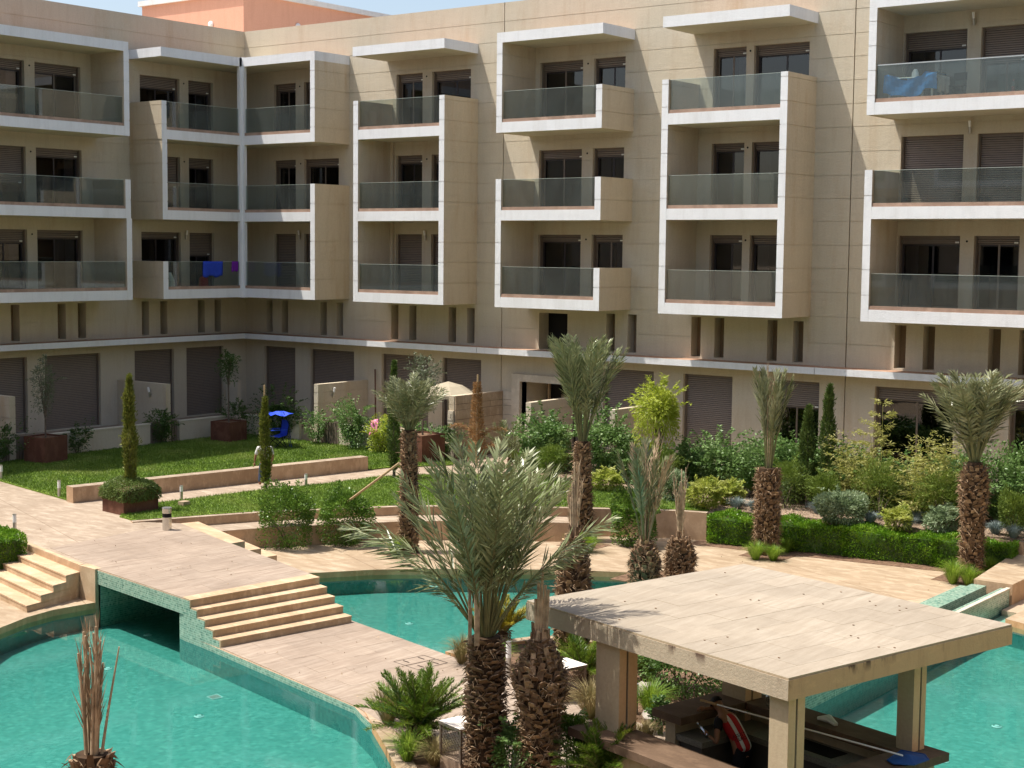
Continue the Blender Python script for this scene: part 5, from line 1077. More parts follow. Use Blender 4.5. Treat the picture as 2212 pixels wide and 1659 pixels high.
fm('big', 3.1, 44, .56, 2, 18, 'date', w=.044, spread=48, vee=20, pet=.30)
fm('low', 2.9, 56, .60, 0, 38, 'date', w=.034, spread=56, vee=30, pet=.25)
fm('mid', 1.75, 44, .40, 2, 24, 'date', w=.034, spread=54, pet=.24)
fm('olive', 1.75, 44, .40, 1, 26, 'date2', w=.034, spread=54, pet=.24)
fm('up', 2.1, 44, .45, 0, 9, 'date2', w=.034, spread=30, vee=18, pet=.34)
fm('dry', 2.1, 40, .40, 0, 8, 'dead', w=.022, spread=26, vee=30, pet=.36)
DM['updry'] = DM['up']+DM['dry']
def specs(n, tilts, scs=(.85, 1.05), az0=0, K=3):
    out = []
    for i in range(n): out.append((rr.randrange(K), az0+i*2.39996+rr.uniform(-.2, .2), rr.uniform(*tilts[i*len(tilts)//n]), rr.uniform(*scs)))
    return out
def spike(p, base, h, w, seed, az=0):
    r = np.random.default_rng(seed); m = MB(); ca, sa = math.cos(az), math.sin(az)
    for i in range(5):
        o = (i-2)*w*.22; hh = h*(1-.22*abs(i-2)*r.uniform(.6, 1.2)); x, y = base[0]+ca*o, base[1]+sa*o; m.tube([(x, y, base[2]-.1), (x+ca*o*.1, y, base[2]+hh*.5), (x+ca*o*.5, y+r.normal(0, .01), base[2]+hh)], [w*.17, w*.16, w*.13], 'dead', 5)
    m.build('dead_frond', p)
azv = math.atan2(RT[1], RT[0])
P0 = G(1047, 1683, ZL); zt = 2.35
bp0 = palm('largest date palm in front with shaggy trunk and wide grey green crown', P0, zt, .26, .25, 1, ('big', specs(26, [(.0, .08), (.07, .17), (.15, .28), (.25, .38)], (.86, 1.04))), None, row=.072, per=10, sz=.14, L=.07, out=.06, single=True, fibre=900)
put_fronds(bp0, DM['low'], [(0, azv+math.radians(172), .62, 1.0), (1, azv+math.radians(5), .5, .98), (2, azv+math.radians(195), .45, .95), (0, azv+math.radians(-30), .52, .85)], (0, 0, zt-.05))
spike(bp0, (-.12, -.26, zt), 1.40, .05, 3, azv); spike(bp0, (.04, -.28, zt), 1.50, .07, 4, azv)
P0 = G(1165, 1702, ZL); sp = palm('bare topped date palm with chunky cut leaf bases beside the pavilion roof corner', P0, 2.42, .27, .27, 2, None, None, row=.075, per=10, sz=.15, L=.09, out=.06, single=False, fibre=1200, prof=[(0, .27), (.45, .27), (.62, .37), (.74, .39), (.88, .24), (1, .08)], crownz=1.35, chunk=70)
spike(sp, (0, 0, 2.3), 1.25, .18, 6, azv)
CONE = [(0, .30), (.45, .36), (.75, .28), (1, .08)]
P0 = G(1236, 1425, ZL); sp = palm('pruned date palm with dry yellow fronds, half hidden behind the pavilion roof', P0, 2.6, .34, .20, 3, None, (5, 1.5, 12, .1, .03, 34), row=.10, per=10, sz=.15, L=.13, out=.07, fibre=900, prof=[(0, .30), (.3, .36), (.62, .33), (.85, .25), (1, .08)], crownz=1.8, chunk=30)
spike(sp, (0, 0, 2.45), 1.7, .14, 7, azv)
P0 = G(1392, 1262, ZL); palm('pruned date palm with half dry fronds tied upright, behind the pavilion roof', P0, 1.1, .38, .20, 4, ('updry', specs(15, [(.0, .14), (.1, .3)], (1.0, 1.25), K=6)), (6, 2.6, 14, .14, .03, 40), row=.09, per=10, sz=.15, L=.14, out=.08, fibre=900, prof=CONE, crownz=.6, chunk=24)
P0 = G(1468, 1246, ZL); sp = palm('squat pruned palm stump with a tall forked dry stalk, behind the pavilion roof', P0, 1.05, .38, .16, 5, None, (4, 1.9, 16, .14, .03, 34), row=.09, per=10, sz=.15, L=.14, out=.08, fibre=900, prof=CONE, crownz=.55, chunk=24)
spike(sp, (0, 0, .95), 1.9, .12, 8, azv)
P0 = G(883, 1192, ZL); palm('left date palm propped by a long bamboo pole, standing by the curved seat wall', P0, 3.45, .25, .17, 6, ('olive', specs(28, [(.0, .12), (.1, .25), (.2, .42), (.35, .58)], (.78, .98))), None, row=.08, per=11, sz=.12, L=.10, out=.05, bulge=.05, fibre=600)
P0 = G(1255, 1168, ZL); palm('tall date palm in the centre with a dense blue green crown before the portal', P0, 2.95, .32, .18, 7, ('big', specs(26, [(.0, .07), (.05, .14), (.1, .2), (.14, .25)], (.92, 1.06))), None, row=.085, per=11, sz=.14, L=.11, out=.055, bulge=.05, fibre=600)
P0 = G(1655, 1196, ZL); palm('date palm with narrow upright tied leaves at the left part of the hedge', P0, 2.45, .30, .28, 8, ('up', specs(9, [(.0, .07), (.05, .17)], (1.2, 1.45))), (5, 3.1, 21, .07, .03, 40), row=.085, per=11, sz=.14, L=.12, out=.07, bulge=.05, fibre=1400)
P0 = G(2097, 1244, ZL); palm('date palm with full upright crown beside the overflow channel on the right', P0, 3.05, .27, .27, 9, ('olive', specs(26, [(.0, .1), (.08, .2), (.15, .3), (.26, .45)], (1.25, 1.5))), (3, 1.2, 23, .3, .02, 20), row=.085, per=11, sz=.15, L=.10, out=.055, fibre=900, prof=[(0, .25), (.45, .27), (.75, .36), (.9, .33), (1, .2)])
q_ = CAM+(FW+RT*(198-1106)/3322.86-UP*(1628-829.5)/3322.86)*17.6; P0 = (q_[0], q_[1], ZL)
p9 = palm('dead palm top with bundled dry stalks in front of the near pool', P0, float(q_[2])-ZL, .26, .20, 10, None, (15, 1.5, 31, .045, .045, 26), row=.08, per=9, sz=.10, L=.15, out=.05, single=True, fibre=1000, z0=0, bulge=.1, zfrom=float(q_[2])-ZL-.9)
m = MB(); hh = float(q_[2])-ZL; m.tube([(.1, .0, hh-.1), (.19, .02, hh+.5), (.26, .03, hh+.9), (.33, .0, hh+1.25)], [.02, .015, .012, .008], 'dead', 6); o = m.build('dead_frond', p9); o.rotation_euler = (0, 0, math.radians(37))
# small far palm
P0 = G(1103, 1000, .15); palm('small young date palm against the stone clad partition', P0, .2, .1, .1, 11, ('mid', specs(9, [(.1, .3), (.2, .6)], (.7, .9))), None, row=.08, per=6, sz=.07, L=.1, out=.05, fibre=0)
# cycads -----------------------------------------------------------------
def cycad(label, base, h, L, n, seed, k='cycad', tilts=((.15, .5), (.5, .85), (.8, 1.15), (1.05, 1.35)), r=.17):
    c = thing('cycad', label, 'cycad', tuple(base)); key = 'cyc'+k+str(round(L, 1)); fm(key, L, 74, .19, 0, 18, k, w=.018, spread=56, vee=-28, pet=.1); trunk(c, h, r*1.1, r, seed=seed, row=.07, per=12, sz=.06, L=.07, out=.03, fibre=150)
    put_fronds(c, DM[key], specs(n, tilts, (.85, 1.05)), (0, 0, h)); return c
cycad('dark green cycad with a stout trunk at the edge of the near bed', G(905, 1606, ZL), .36, 1.05, 56, 1)
cycad('dark cycad at the bottom edge below the bar counter', G(1300, 1720, ZL), .42, .85, 36, 2)
cycad('cycad with bright yellow new leaves behind the front palm', G(1085, 1395, ZL), .35, .75, 26, 3, 'cycad_y', ((.2, .5), (.5, .8), (.8, 1.1)), .1)
cycad('cycad seen between the pavilion column and the palm stump', G(1262, 1470, ZL), .25, .7, 20, 4, r=.1); cycad('cycad just right of the first pavilion column in the middle bed', G(1400, 1478, ZL), .3, .8, 22, 5, r=.12)

# trees ---------------------------------------------------------------------
def cypress(label, base, h, w, seed, k='cypress', stake=0, z0=.25, n=5200, bare=0):
    c = thing('cypress_tree', label, 'cypress', tuple(base)); r = np.random.default_rng(seed); m = MB(); m.tube([(0, 0, 0), (.01, 0, h*.5), (0, 0, h*.9)], [.035, .025, .01], 'bark', 7); m.tube([(.05, .02, 0), (.07, .02, h*.35)], .018, 'bark', 5)
    if stake: m.tube([(-.05, .03, 0), (-.05, .03, h+stake)], .028, 'wood', 6)
    m.build('trunk', c); t = r.random(n)**.85; prof = np.sin(np.pi*np.clip(t*.93+.07, 0, 1))**.55*(1-.45*t)*(1+.16*np.sin(t*17+seed)+.10*np.sin(t*31+1.3*seed)); a = r.uniform(0, 2*math.pi, n); R_ = w/2*1.25*prof*(1-.5*r.random(n)**2)*(1+.15*np.sin(3*a+t*9)); z = z0+(h-z0)*t
    R_ = R_*np.where(r.random(n) < .07, r.uniform(1.1, 1.7, n), 1); P = np.c_[R_*np.cos(a)+.03*np.sin(t*7), R_*np.sin(a), z]; D = np.c_[np.cos(a)*.45, np.sin(a)*.45, np.ones(n)*1.2]; quads('foliage', leaves(P, D, .12, .016), k, c); return c
cypress('leftmost thin cypress standing in the overgrown corten planter', (14.32, -17.75, .70), 3.34, .32, 1, 'cypress_y', z0=.15, n=6500); cypress('thin cypress with a stake above its top, in front of the blue chair', G(573, 1063, .14), 2.95, .29, 2, 'cypress_y', stake=.42, n=4200); cypress('dark thin cypress behind the left date palm', G(850, 1033, .14), 3.9, .34, 3, n=4800)
cypress('short cypress behind the shrubs, left of a taller one', (GY(1745, -4.4), -4.4, .16), 3.05, .42, 4, z0=.5, n=4500); cypress('taller cypress between the shuttered windows on the right', (GY(1789, -4.3), -4.3, .16), 3.7, .40, 5, z0=.5, n=5200)
def shoots(P, D, rx, ry, rz, cz, seed, n):
    r = np.random.default_rng(seed+500); Ps, Ds = [P], [D]
    for i in range(n):
        d = nrm(r.normal(0, 1, 3)); d[2] = abs(d[2])*.8+.15; d = nrm(d); L_ = r.uniform(.25, .75)*(rx+rz)/2; s = d*np.array([rx, ry, rz])*.85+np.array([0, 0, cz]); m_ = 34; t = r.random(m_)[:, None]
        p = s+(d+np.array([0, 0, .5]))*L_*t+np.array([0, 0, -.55])*L_*t**2+r.normal(0, .015, (m_, 3)); q = np.cross(d, [0, 0, 1]); q = q/max(1e-6, np.linalg.norm(q)); Ps.append(p); Ds.append(np.sign(r.normal(0, 1, (m_, 1)))*q*1.6+d*.6)
    return np.concatenate(Ps), np.concatenate(Ds)
def tree(name, label, cat, base, h, stem, crown, n, L, W, k, seed, lean=0, branches=6, thick=.9, droop=.1, lump=.6):
    c = thing(name, label, cat, tuple(base)); r = np.random.default_rng(seed); m = MB(); zc = h-crown[2]; m.tube([(0, 0, 0), (lean*.4, 0, stem*.5), (lean, 0, stem)], [.035, .028, .022], 'bark', 7)
    for i in range(branches): a = r.uniform(0, 6.28); m.tube([(lean, 0, stem*r.uniform(.6, 1)), (lean+math.cos(a)*crown[0]*.35, math.sin(a)*crown[1]*.35, zc-crown[2]*.2), (lean+math.cos(a)*crown[0]*.6, math.sin(a)*crown[1]*.6, zc+crown[2]*.55)], [.018, .012, .005], 'bark', 5)
    m.build('trunk', c); P, D = cloud(n, *crown, zc, seed, thick, lump, 12); P, D = shoots(P, D, *crown, zc, seed, 16); P[:, 0] += lean; quads('crown', leaves(P, D, L, W, droop), k, c); return c
tree('olive_tree', 'small olive tree in the left corten planter, in front of the shutters', 'tree', (3.95, -13.2, .95), 2.75, 1.0, (.42, .42, .95), 1500, .10, .014, 'olive', 3, branches=9)
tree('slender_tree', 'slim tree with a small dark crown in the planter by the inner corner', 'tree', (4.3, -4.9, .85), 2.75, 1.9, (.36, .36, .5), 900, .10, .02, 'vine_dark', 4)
tree('olive_tree', 'olive tree with an uneven crown rising above the left date palm', 'tree', (13.75, -4.1, 1.05), 2.8, 1.2, (.62, .5, .75), 1700, .10, .016, 'olive', 5, branches=10)
tree('lime_tree', 'lime green willowy young tree in front of the shutters', 'tree', (GY(1425, -4.3), -4.3, .16), 3.45, 1.9, (.78, .7, .85), 5200, .15, .020, 'lime', 6, branches=12, droop=.35)
# rusty dry ornamental
c = thing('dry_conifer', 'rusty brown dried conifer against the stone partition', 'tree', (GY(1030, -4.0), -4.0, .15)); m = MB(); m.tube([(0, 0, 0), (.02, 0, 3.25)], [.05, .035], 'wood', 7); m.build('trunk', c)
r_ = np.random.default_rng(9); n = 4200; t = r_.random(n); a = r_.uniform(0, 6.28, n); R_ = (.24*(1-t)**.8+.09)*r_.random(n)**.6; P = np.c_[R_*np.cos(a), R_*np.sin(a), .2+t*2.75]; Ds = np.c_[np.cos(a), np.sin(a), .8+0*a]
ex = [P]; ed = [Ds]
for az, z_, l_ in ((.6, 1.0, 1.0), (3.6, 1.1, .95), (5.2, .6, .9), (2.2, .5, .8), (.2, .45, .8)):
    tt = r_.random(260); p_ = np.c_[np.cos(az)*l_*tt, np.sin(az)*l_*tt, z_+.35*np.sin(tt*2.2)]+r_.normal(0, .035, (260, 3)); ex.append(p_); ed.append(np.tile([math.cos(az), math.sin(az), -.2], (260, 1)))
quads('foliage', leaves(np.concatenate(ex), np.concatenate(ed), .10, .011), 'rust_leaf', c)

def shrub(label, base, rx, ry, rz, n, L, W, k, seed, name='shrub', cat='shrub', cz=None, thick=.4, lump=.35, stems=5, droop=.0, flat=.75, grp=None, sh=14):
    c = thing(name, label, cat, tuple(base), group=grp); m = MB(); r = np.random.default_rng(seed); cz = rz*.8 if cz is None else cz
    for i in range(stems): a = r.uniform(0, 6.28); m.tube([(0, 0, 0), (rx*.3*math.cos(a), ry*.3*math.sin(a), cz*.6), (rx*.6*math.cos(a), ry*.6*math.sin(a), cz)], [.02, .014, .006], 'bark', 5)
    m.build('stem', c); P, D = cloud(n, rx, ry, rz, cz, seed, thick, lump, 9, flat); P, D = shoots(P, D, rx, ry, rz, cz, seed, sh); ok = P[:, 2] > .02; quads('foliage', leaves(P[ok], D[ok], L, W, droop), k, c); return c
def spikes(label, base, n, h, spread, w, k, seed, name='grass_tuft', cat='grass tuft', arch=.35, R0=.08):
    r = np.random.default_rng(seed); a = r.uniform(0, 2*math.pi, n); s = r.random(n)**.7; hh = h*r.uniform(.6, 1.1, n); b = np.c_[np.cos(a)*R0*s, np.sin(a)*R0*s, np.zeros(n)]; o_ = np.c_[np.cos(a), np.sin(a), np.zeros(n)]; m1 = b+o_*(spread*.42*s)[:, None]+np.c_[np.zeros((n, 2)), hh*.62]; t1 = b+o_*(spread*s)[:, None]+np.c_[np.zeros((n, 2)), hh*(1-arch*s)]
    S = np.c_[-np.sin(a), np.cos(a), np.zeros(n)]*w/2; V1 = np.stack([b-S, b+S, m1+S*.8, m1-S*.8], 1); V2 = np.stack([m1-S*.8, m1+S*.8, t1+S*.1, t1-S*.1], 1); V = np.concatenate([V1, V2]); o = quads(name, V, k, None, tuple(base)); tag(o, label, cat); return o
# shrubs by the seat wall
shrub('left of the two loose green shrubs growing against the curved seat', G(622, 1183, ZL), .84, .7, .95, 8500, .075, .02, 'shrub', 21); shrub('right of the two loose green shrubs against the curved seat, under the pole', G(745, 1178, ZL), .80, .68, .92, 8000, .075, .02, 'shrub', 22); shrub('dark loose shrub against the wall behind the dry tied palm', G(1368, 1180, ZL), .76, .6, .85, 7000, .08, .022, 'shrub', 23)
# leafy shrubs near the camera
shrub('bright leafy shrub at the foot of the two front palms', G(1105, 1690, ZL), .55, .4, .55, 4200, .07, .018, 'vine', 24); shrub('dark leafy shrub right of the front palm stump', G(1225, 1680, ZL), .42, .45, .62, 3800, .065, .018, 'shrub', 25)
shrub('bright green shrub in the bed seen under the pavilion roof', G(1480, 1500, ZL), .95, .7, .75, 7500, .075, .02, 'vine', 26); shrub('small leafy weed at the corner of the brown bar counter', G(1425, 1585, ZL), .16, .16, .35, 350, .07, .02, 'vine', 27)
# clipped hedges
def hedge(label, pts, w, z0, z1, dens, k, seed, L=.062, W=.02):
    h = thing('hedge', label, 'hedge', (pts[0][0], pts[0][1], z0)); o0 = np.array([pts[0][0], pts[0][1], z0]); r = np.random.default_rng(seed); Vs = []; core = MB()
    for (a, b) in zip(pts[:-1], pts[1:]):
        a = np.array(a); b = np.array(b); d = b-a; Ls = np.linalg.norm(d); d = d/Ls; nn = np.array([-d[1], d[0]]); H = z1-z0
        core.prism([tuple(q-o0[:2]) for q in (a-nn*(w/2-.1), b-nn*(w/2-.1), b+nn*(w/2-.1), a+nn*(w/2-.1))], .02, H-.12, 'vine_dark')
        n = int(Ls*(w+2*H)*dens); u = r.random(n)*Ls; face = r.random(n)*(w+2*H); top = face < w; sd = np.where(face < w+H, -1, 1)
        off = np.where(top, face-w/2, sd*w/2); z = np.where(top, H, (face-w) % H); dep = r.random(n)**1.5*.13; wob = .04*np.sin(u*3.1)+.035*np.sin(u*7.7+z*5)+.03*np.sin(z*9+u*2)
        off = np.where(top, off, off-sd*(dep-wob)); z = np.where(top, z-dep+wob, z); P = np.c_[a[0]+d[0]*u+nn[0]*off-o0[0], a[1]+d[1]*u+nn[1]*off-o0[1], z]; D = np.where(top[:, None], np.array([0, 0, 1.]), np.c_[nn[0]*sd, nn[1]*sd, np.full(n, .6)]); Vs.append(leaves(P, D, L, W))
        for e_, sg in ((a, -1), (b, 1)):
            n2 = int(w*H*dens*1.2); o2 = r.uniform(-w/2, w/2, n2); P2 = np.c_[e_[0]+nn[0]*o2-o0[0], e_[1]+nn[1]*o2-o0[1], r.uniform(0, H, n2)]; P2[:, :2] += d*sg*(.05-r.random((n2, 1))**1.5*.13); Vs.append(leaves(P2, np.tile([d[0]*sg, d[1]*sg, .5], (n2, 1)), L, W))
    core.build('branches', h); quads('foliage', np.concatenate(Vs), k, h); return h
hedge('long clipped bright green hedge along the far side of the stone pool deck', [(27.55, -6.95), (29.3, -6.55), (31.5, -6.2), (34.0, -5.85), (36.0, -5.6)], .95, ZL, .12, 1500, 'hedge', 31)
hedge('continuation of the clipped hedge behind the retaining wall at the right edge', [(36.4, -4.6), (40, -4.2)], .95, -.2, .3, 900, 'hedge', 33)
hd = hedge('clipped hedge in the raised corner beside the left steps', [(10.5, -22.0), (13.6, -22.75), (16.55, -23.5)], 1.1, ZL, .42, 1500, 'hedge', 32)
# trailing herb on the planter
P, D = cloud(14000, .74, .74, .36, -.03, 40, .3, .25, 10); sq = np.sign(P[:, :2])*np.minimum(np.abs(P[:, :2])*1.25, .62); P[:, :2] = sq+RNG.normal(0, .02, sq.shape); D[:, 2] -= .3; c = thing('trailing_herb', 'mat of trailing green herb spilling over the corten planter', 'ground cover', (14.32, -17.75, .78), -.12); quads('foliage', leaves(P, D, .06, .012, .3), 'ivy', c)
# climbers over the patio walls
def climb(label, x, y, w, h, seed, k='vine', n=3600, dp=.5, z=.1, L=.085, W=.022): return shrub(label, (x, y, z), w/2, dp, h/2, n, L, W, k, seed, 'climber', 'climbing shrub', cz=h/2*.92, thick=.6, lump=.95, droop=.25, flat=0, sh=int(10+w*14))
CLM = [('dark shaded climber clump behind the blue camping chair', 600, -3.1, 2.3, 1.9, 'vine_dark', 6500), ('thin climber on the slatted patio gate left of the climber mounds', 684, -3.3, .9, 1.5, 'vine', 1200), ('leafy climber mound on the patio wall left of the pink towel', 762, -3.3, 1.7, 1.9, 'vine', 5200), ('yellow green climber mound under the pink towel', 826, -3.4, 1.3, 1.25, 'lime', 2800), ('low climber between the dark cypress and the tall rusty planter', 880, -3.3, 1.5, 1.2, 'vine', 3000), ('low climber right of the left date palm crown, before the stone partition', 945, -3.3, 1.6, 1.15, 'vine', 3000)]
for i, (lb, px, Y, w, h, k, n) in enumerate(CLM): climb(lb, GY(px, Y, 930), Y, w, h, 50+i, k, n)
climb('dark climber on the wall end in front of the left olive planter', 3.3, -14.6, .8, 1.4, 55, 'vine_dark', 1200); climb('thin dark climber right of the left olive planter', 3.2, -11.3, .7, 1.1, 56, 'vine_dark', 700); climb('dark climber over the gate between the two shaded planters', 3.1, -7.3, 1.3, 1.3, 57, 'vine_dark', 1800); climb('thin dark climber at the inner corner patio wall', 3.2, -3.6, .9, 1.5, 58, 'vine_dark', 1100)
CL = [(1180, 1.8, 2.2, 'in front of the split stone end right of the portal'), (1310, 2.0, 2.4, 'just right of the centre palm'), (1385, 1.4, 1.5, 'behind the lime green tree'), (1470, 2.2, 1.45, 'below the wide closed shutter'), (1545, 2.2, 1.9, 'in front of the pier with the tall spray'), (1640, 2.2, 1.5, 'behind the crown of the tied palm'), (1722, 2.0, 2.0, 'left of the two cypresses'), (1815, 2.0, 1.9, 'right of the two cypresses'), (1890, 2.2, 1.6, 'below the yellow bamboo spire'), (1975, 2.2, 1.7, 'below the dark glass door'), (2050, 2.2, 1.75, 'left of the right date palm'), (2130, 2.2, 1.95, 'behind the right date palm trunk'), (2205, 2.2, 2.0, 'at the right picture edge')]
for i, (px, w, h, lb) in enumerate(CL): climb('mound of pinnate green climber '+lb, GY(px, -3.6, 930), -3.6, w, h, 63+i, n=7500, dp=.7, L=.10, W=.03)
# bamboo-like yellowish stems
def bamboo(label, base, h, n, w, seed, stems=4):
    c = thing('bamboo', label, 'bamboo', tuple(base)); r = np.random.default_rng(seed); m = MB(); Ps = []; Ds = []
    for i in range(stems):
        a = r.uniform(0, 6.28); hh = h*r.uniform(.6, 1.) if i else h; tip = np.array([math.cos(a)*w*.4*(i > 0), math.sin(a)*w*.3*(i > 0), hh]); m.tube([(0, 0, 0), tip*.5, tip], [.016, .012, .005], 'bamboo', 5); k = n//stems
        t = r.uniform(.15, 1, k); t = (t*9).round()/9+r.normal(0, .012, k); a2 = (t*9).round()*2.4+r.normal(0, .25, k)+np.where(r.random(k) < .4, 3.1, 0); R_ = w*.5*r.random(k)**.7*(1.1-.5*t); Ps.append(tip*t[:, None]+np.c_[R_*np.cos(a2), R_*np.sin(a2), R_*.25]); Ds.append(np.c_[np.cos(a2), np.sin(a2), np.full(k, .1)])
    m.build('stem', c); quads('foliage', leaves(np.concatenate(Ps), np.concatenate(Ds), .13, .014, .15), 'bamboo', c); return c
bamboo('tall yellow bamboo spire in front of the dark glass door', (GY(1905, -4.3), -4.3, .16), 3.3, 1900, 1.0, 70, 2); bamboo('bushy yellow bamboo clump left of the tall spire', (GY(1865, -4.3), -4.3, .16), 2.3, 2600, 1.3, 71, 7); bamboo('reddish bamboo clump below the dark glass door', (GY(1985, -4.5), -4.5, .16), 2.3, 2600, 1.5, 72, 7); bamboo('low bamboo clump right of the cypresses', (GY(1830, -4.4), -4.4, .16), 2.3, 2200, 1.2, 73, 6); bamboo('bamboo clump left of the right palm crown', (GY(2040, -4.3), -4.3, .16), 2.5, 2500, 1.4, 74, 7)
# mid row shrubs
W_ = [(1435, 1010, .55, .7, 'below the lime tree trunk'), (1700, 1045, .6, .75, 'under the short cypress'), (1785, 1050, .5, .6, 'under the taller cypress'), (1905, 1055, .7, .85, 'below the tall bamboo spire'), (2035, 1060, .6, .8, 'left of the right palm trunk'), (1190, 985, .5, .6, 'left of the centre palm'), (2195, 1080, .4, .6, 'by the right edge')]
for i, (x, y, rx, rz, w) in enumerate(W_): shrub('olive green needly shrub '+w, (GY(x, -4.9), -4.9, .16), rx, rx*.8, rz, 3600, .11, .009, 'wattle', 80+i, cz=rz*1.0, thick=.6, stems=6, droop=-.3)
shrub('large rounded grey green shrub with long leaves between the two right palms', G(1815, 1128, .16), .72, .6, .42, 5200, .12, .02, 'pitto', 90); shrub('rounded grey green shrub just left of the right palm trunk', G(2045, 1146, .16), .55, .5, .38, 3600, .12, .02, 'pitto', 91); shrub('grey green shrub behind the left palm of the hedge', G(1695, 1085, .16), .35, .4, .42, 2000, .11, .02, 'pitto', 92); shrub('grey green shrub left of the variegated clump', G(1455, 1080, .16), .4, .4, .5, 2400, .11, .02, 'pitto', 93)
shrub('variegated pale shrub, left one of the clump before the hedge', G(1520, 1096, .16), .55, .45, .42, 3800, .12, .02, 'golden', 94, droop=.1); shrub('variegated pale shrub, right one of the clump before the hedge', G(1575, 1090, .16), .45, .4, .4, 3000, .12, .02, 'golden', 95); shrub('low golden leaved shrub on the lawn edge beside the centre palm', G(1310, 1058, .16), .58, .45, .34, 3600, .11, .02, 'golden', 96); shrub('small pale leaved shrub between the rounded shrub and the fan palm', G(1938, 1142, .16), .35, .3, .33, 1700, .12, .02, 'golden', 97); shrub('small shrub right of the right palm trunk', G(2145, 1118, .16), .3, .3, .35, 1500, .12, .02, 'pitto', 98)
shrub('small dark cordyline like shrub with a thin trunk left of the centre palm', G(1192, 1010, .16), .5, .4, .35, 1600, .14, .014, 'wattle', 99, cz=.85)
for i, (x, y, w) in enumerate([(1765, 1105, 'behind the hedge, left group'), (1880, 1128, 'behind the hedge beside the rounded shrub'), (1960, 1138, 'behind the hedge before the fan palm'), (1985, 1125, 'left of the fan palm foot'), (2150, 1150, 'right of the right palm trunk'), (1395, 1070, 'on the lawn edge right of the golden shrub'), (1590, 1095, 'right of the variegated clump'), (1630, 1100, 'left of the tied palm at the hedge'), (2190, 1158, 'at the right edge behind the hedge')]):
    spikes('tuft of blue grey fescue '+w, G(x, y+4, .16), 420, .42, .34, .012, 'fescue', 110+i)
spikes('small fan palm with stiff narrow leaves among the shrubs', G(1985, 1115, .3), 190, 1.0, .75, .02, 'tuft', 130, 'fan_palm', 'fan palm', .5); spikes('fine leaved fan palm behind the variegated clump', G(1555, 1030, .3), 260, .75, .6, .018, 'tuft', 131, 'fan_palm', 'fan palm', .5); spikes('grassy clump beside the golden shrub and stump', G(1120, 1005, .16), 200, .7, .6, .02, 'wattle', 132)
TF = [(853, 1196, .5, 'tuft', 'at the foot of the left date palm'), (1272, 1190, .5, 'tuft', 'right of the centre palm foot'), (1245, 1180, .45, 'tuft', 'behind the centre palm foot'), (1632, 1206, .5, 'tuft', 'left of the tied palm foot'), (1670, 1208, .42, 'tuft', 'in front of the tied palm foot'), (1700, 1190, .42, 'tuft', 'right of the tied palm foot'), (2058, 1258, .6, 'tuft', 'left of the right palm foot'), (2092, 1262, .5, 'tuft', 'in front of the right palm foot'), (2140, 1240, .5, 'tuft', 'right of the right palm foot'), (998, 1430, .55, 'tan_tuft', 'at the pool corner behind the big palm'), (1075, 1435, .5, 'tuft', 'behind the big front palm'), (838, 1560, .7, 'tan_tuft', 'behind the front cycad'), (940, 1650, .45, 'tan_tuft', 'below the front cycad'), (880, 1640, .5, 'tuft', 'under the front cycad'), (1275, 1548, .7, 'tan_tuft', 'beside the first pavilion column'), (1330, 1470, .5, 'tuft', 'behind the first pavilion column'), (1405, 1540, .6, 'tuft', 'near the second bar counter'), (1240, 1430, .6, 'tuft', 'at the foot of the palm behind the roof corner'), (1395, 1600, .35, 'tan_tuft', 'by the short counter end')]
for i, (x, y, h, k, w) in enumerate(TF): spikes('grass tuft '+w, G(x, y+3, ZL), 420, h*1.2, h*.95, .011, k, 140+i)
# planting squares cut into the deck
for i, (x, y, rx, ry, w) in enumerate([(872, 1196, 1.1, 1.0, 0), (1262, 1178, 1.2, 1.1, 0), (1660, 1200, 1.3, 1.1, 0), (2085, 1252, 1.4, 1.2, 0), (1390, 1250, 1.3, 1.2, 0), (1470, 1240, 1.1, 1.2, 0)]):
    p = G(x, y, ZL); m = MB(); m.box(p[0]-rx/2, p[0]+rx/2, p[1]-ry/2, p[1]+ry/2, ZL-.01, ZL+.006+.0005*i, 'soil'); struct(m.build('planting_square'))
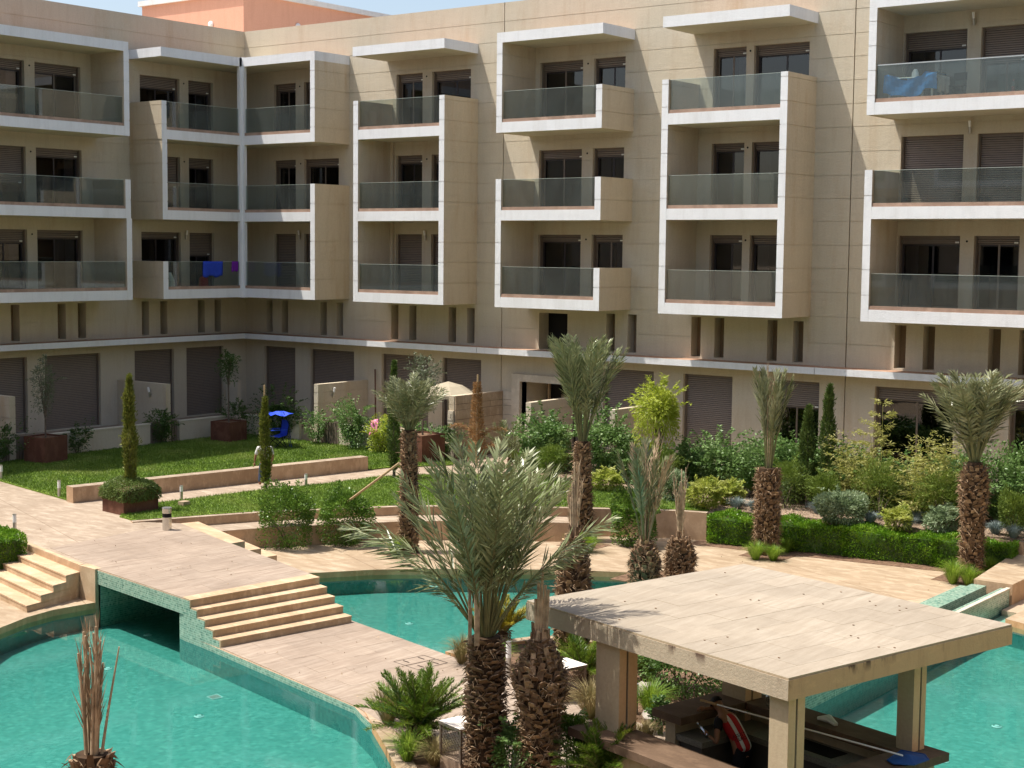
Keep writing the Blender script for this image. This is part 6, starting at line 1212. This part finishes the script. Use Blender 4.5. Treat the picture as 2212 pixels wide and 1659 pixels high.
# fallen leaves and rubble in the near beds
def litter(name, pl, z, n, k, L, W, seed):
    r = np.random.default_rng(seed); xs = [p[0] for p in pl]; ys = [p[1] for p in pl]; P = np.c_[r.uniform(min(xs), max(xs), n), r.uniform(min(ys), max(ys), n)]; P = P[inpoly(P, pl)]; P = np.c_[P, z+r.random(len(P))*.03]; D = r.normal(0, 1, P.shape); D[:, 2] = np.abs(D[:, 2])*.3; quads(name, leaves(P, D, L, W), k, kind='stuff')
litter('dry_leaves', bedS, ZL, 1600, 'dead', .10, .02, 1); litter('dry_leaves', bedC, ZL, 1600, 'dead', .09, .02, 2); litter('dry_leaves', far, ZL+.002, 260, 'dead', .05, .012, 7); litter('dry_leaves', [(25.6, -24.2), (30.7, -25.5), (36, -26.8), (36.4, -23.6), (29.5, -21.9), (26.3, -21.1)], ZL+.002, 120, 'dead', .05, .012, 8); litter('dry_leaves', [(13, -22), (16, -18.9), (24, -20.8), (24, -24), (19.6, -23.1)], ZU+.01, 110, 'dead', .05, .012, 9); litter('ground_cover', bedC, ZL, 2500, 'shrub', .08, .02, 3); litter('ground_cover', bedS, ZL, 2200, 'shrub', .08, .02, 4); litter('dry_leaves', [(21, -4.9), (27.2, -6.5), (36.1, -5.3), (36.1, -3.2), (19, -3.2)], .17, 3500, 'dead', .07, .015, 5)
# pebble specks on the kiosk roof
m = MB(TK); r_ = random.Random(3)
for i in range(26): u, v = r_.uniform(.3, 5.6), r_.uniform(.2, 5.1); m.box(u, u+.03, v, v+.02, 2.003, 2.012, 'boot')
MB.build(m, 'roof_debris', kio, kind='stuff')

GRP = {'date_palm': 'date palms round the pools', 'cycad': 'cycads in the beds', 'cypress_tree': 'cypresses in the garden', 'climber': 'climbers over the patio walls', 'shrub': 'shrubs in the garden beds', 'grass_tuft': 'grass tufts in the beds', 'bamboo': 'bamboos in the right bed', 'hedge': 'clipped hedges', 'corten_planter': 'rusty steel planters', 'partition_wall': 'partition walls of the patios', 'patio_wall': 'low patio walls', 'patio_gate': 'slatted patio gates', 'pool_light': 'pool lights and inlets', 'lattice_table': 'lattice tables', 'fan_palm': 'fan palms', 'rock': 'rocks in the beds', 'bottle': 'bottles', 'stone_steps': 'flights of stone steps'}
for o in C.objects:
    if o.parent is None and 'category' in o and 'group' not in o:
        g_ = GRP.get(o.name.split('.')[0])
        if g_: o['group'] = g_
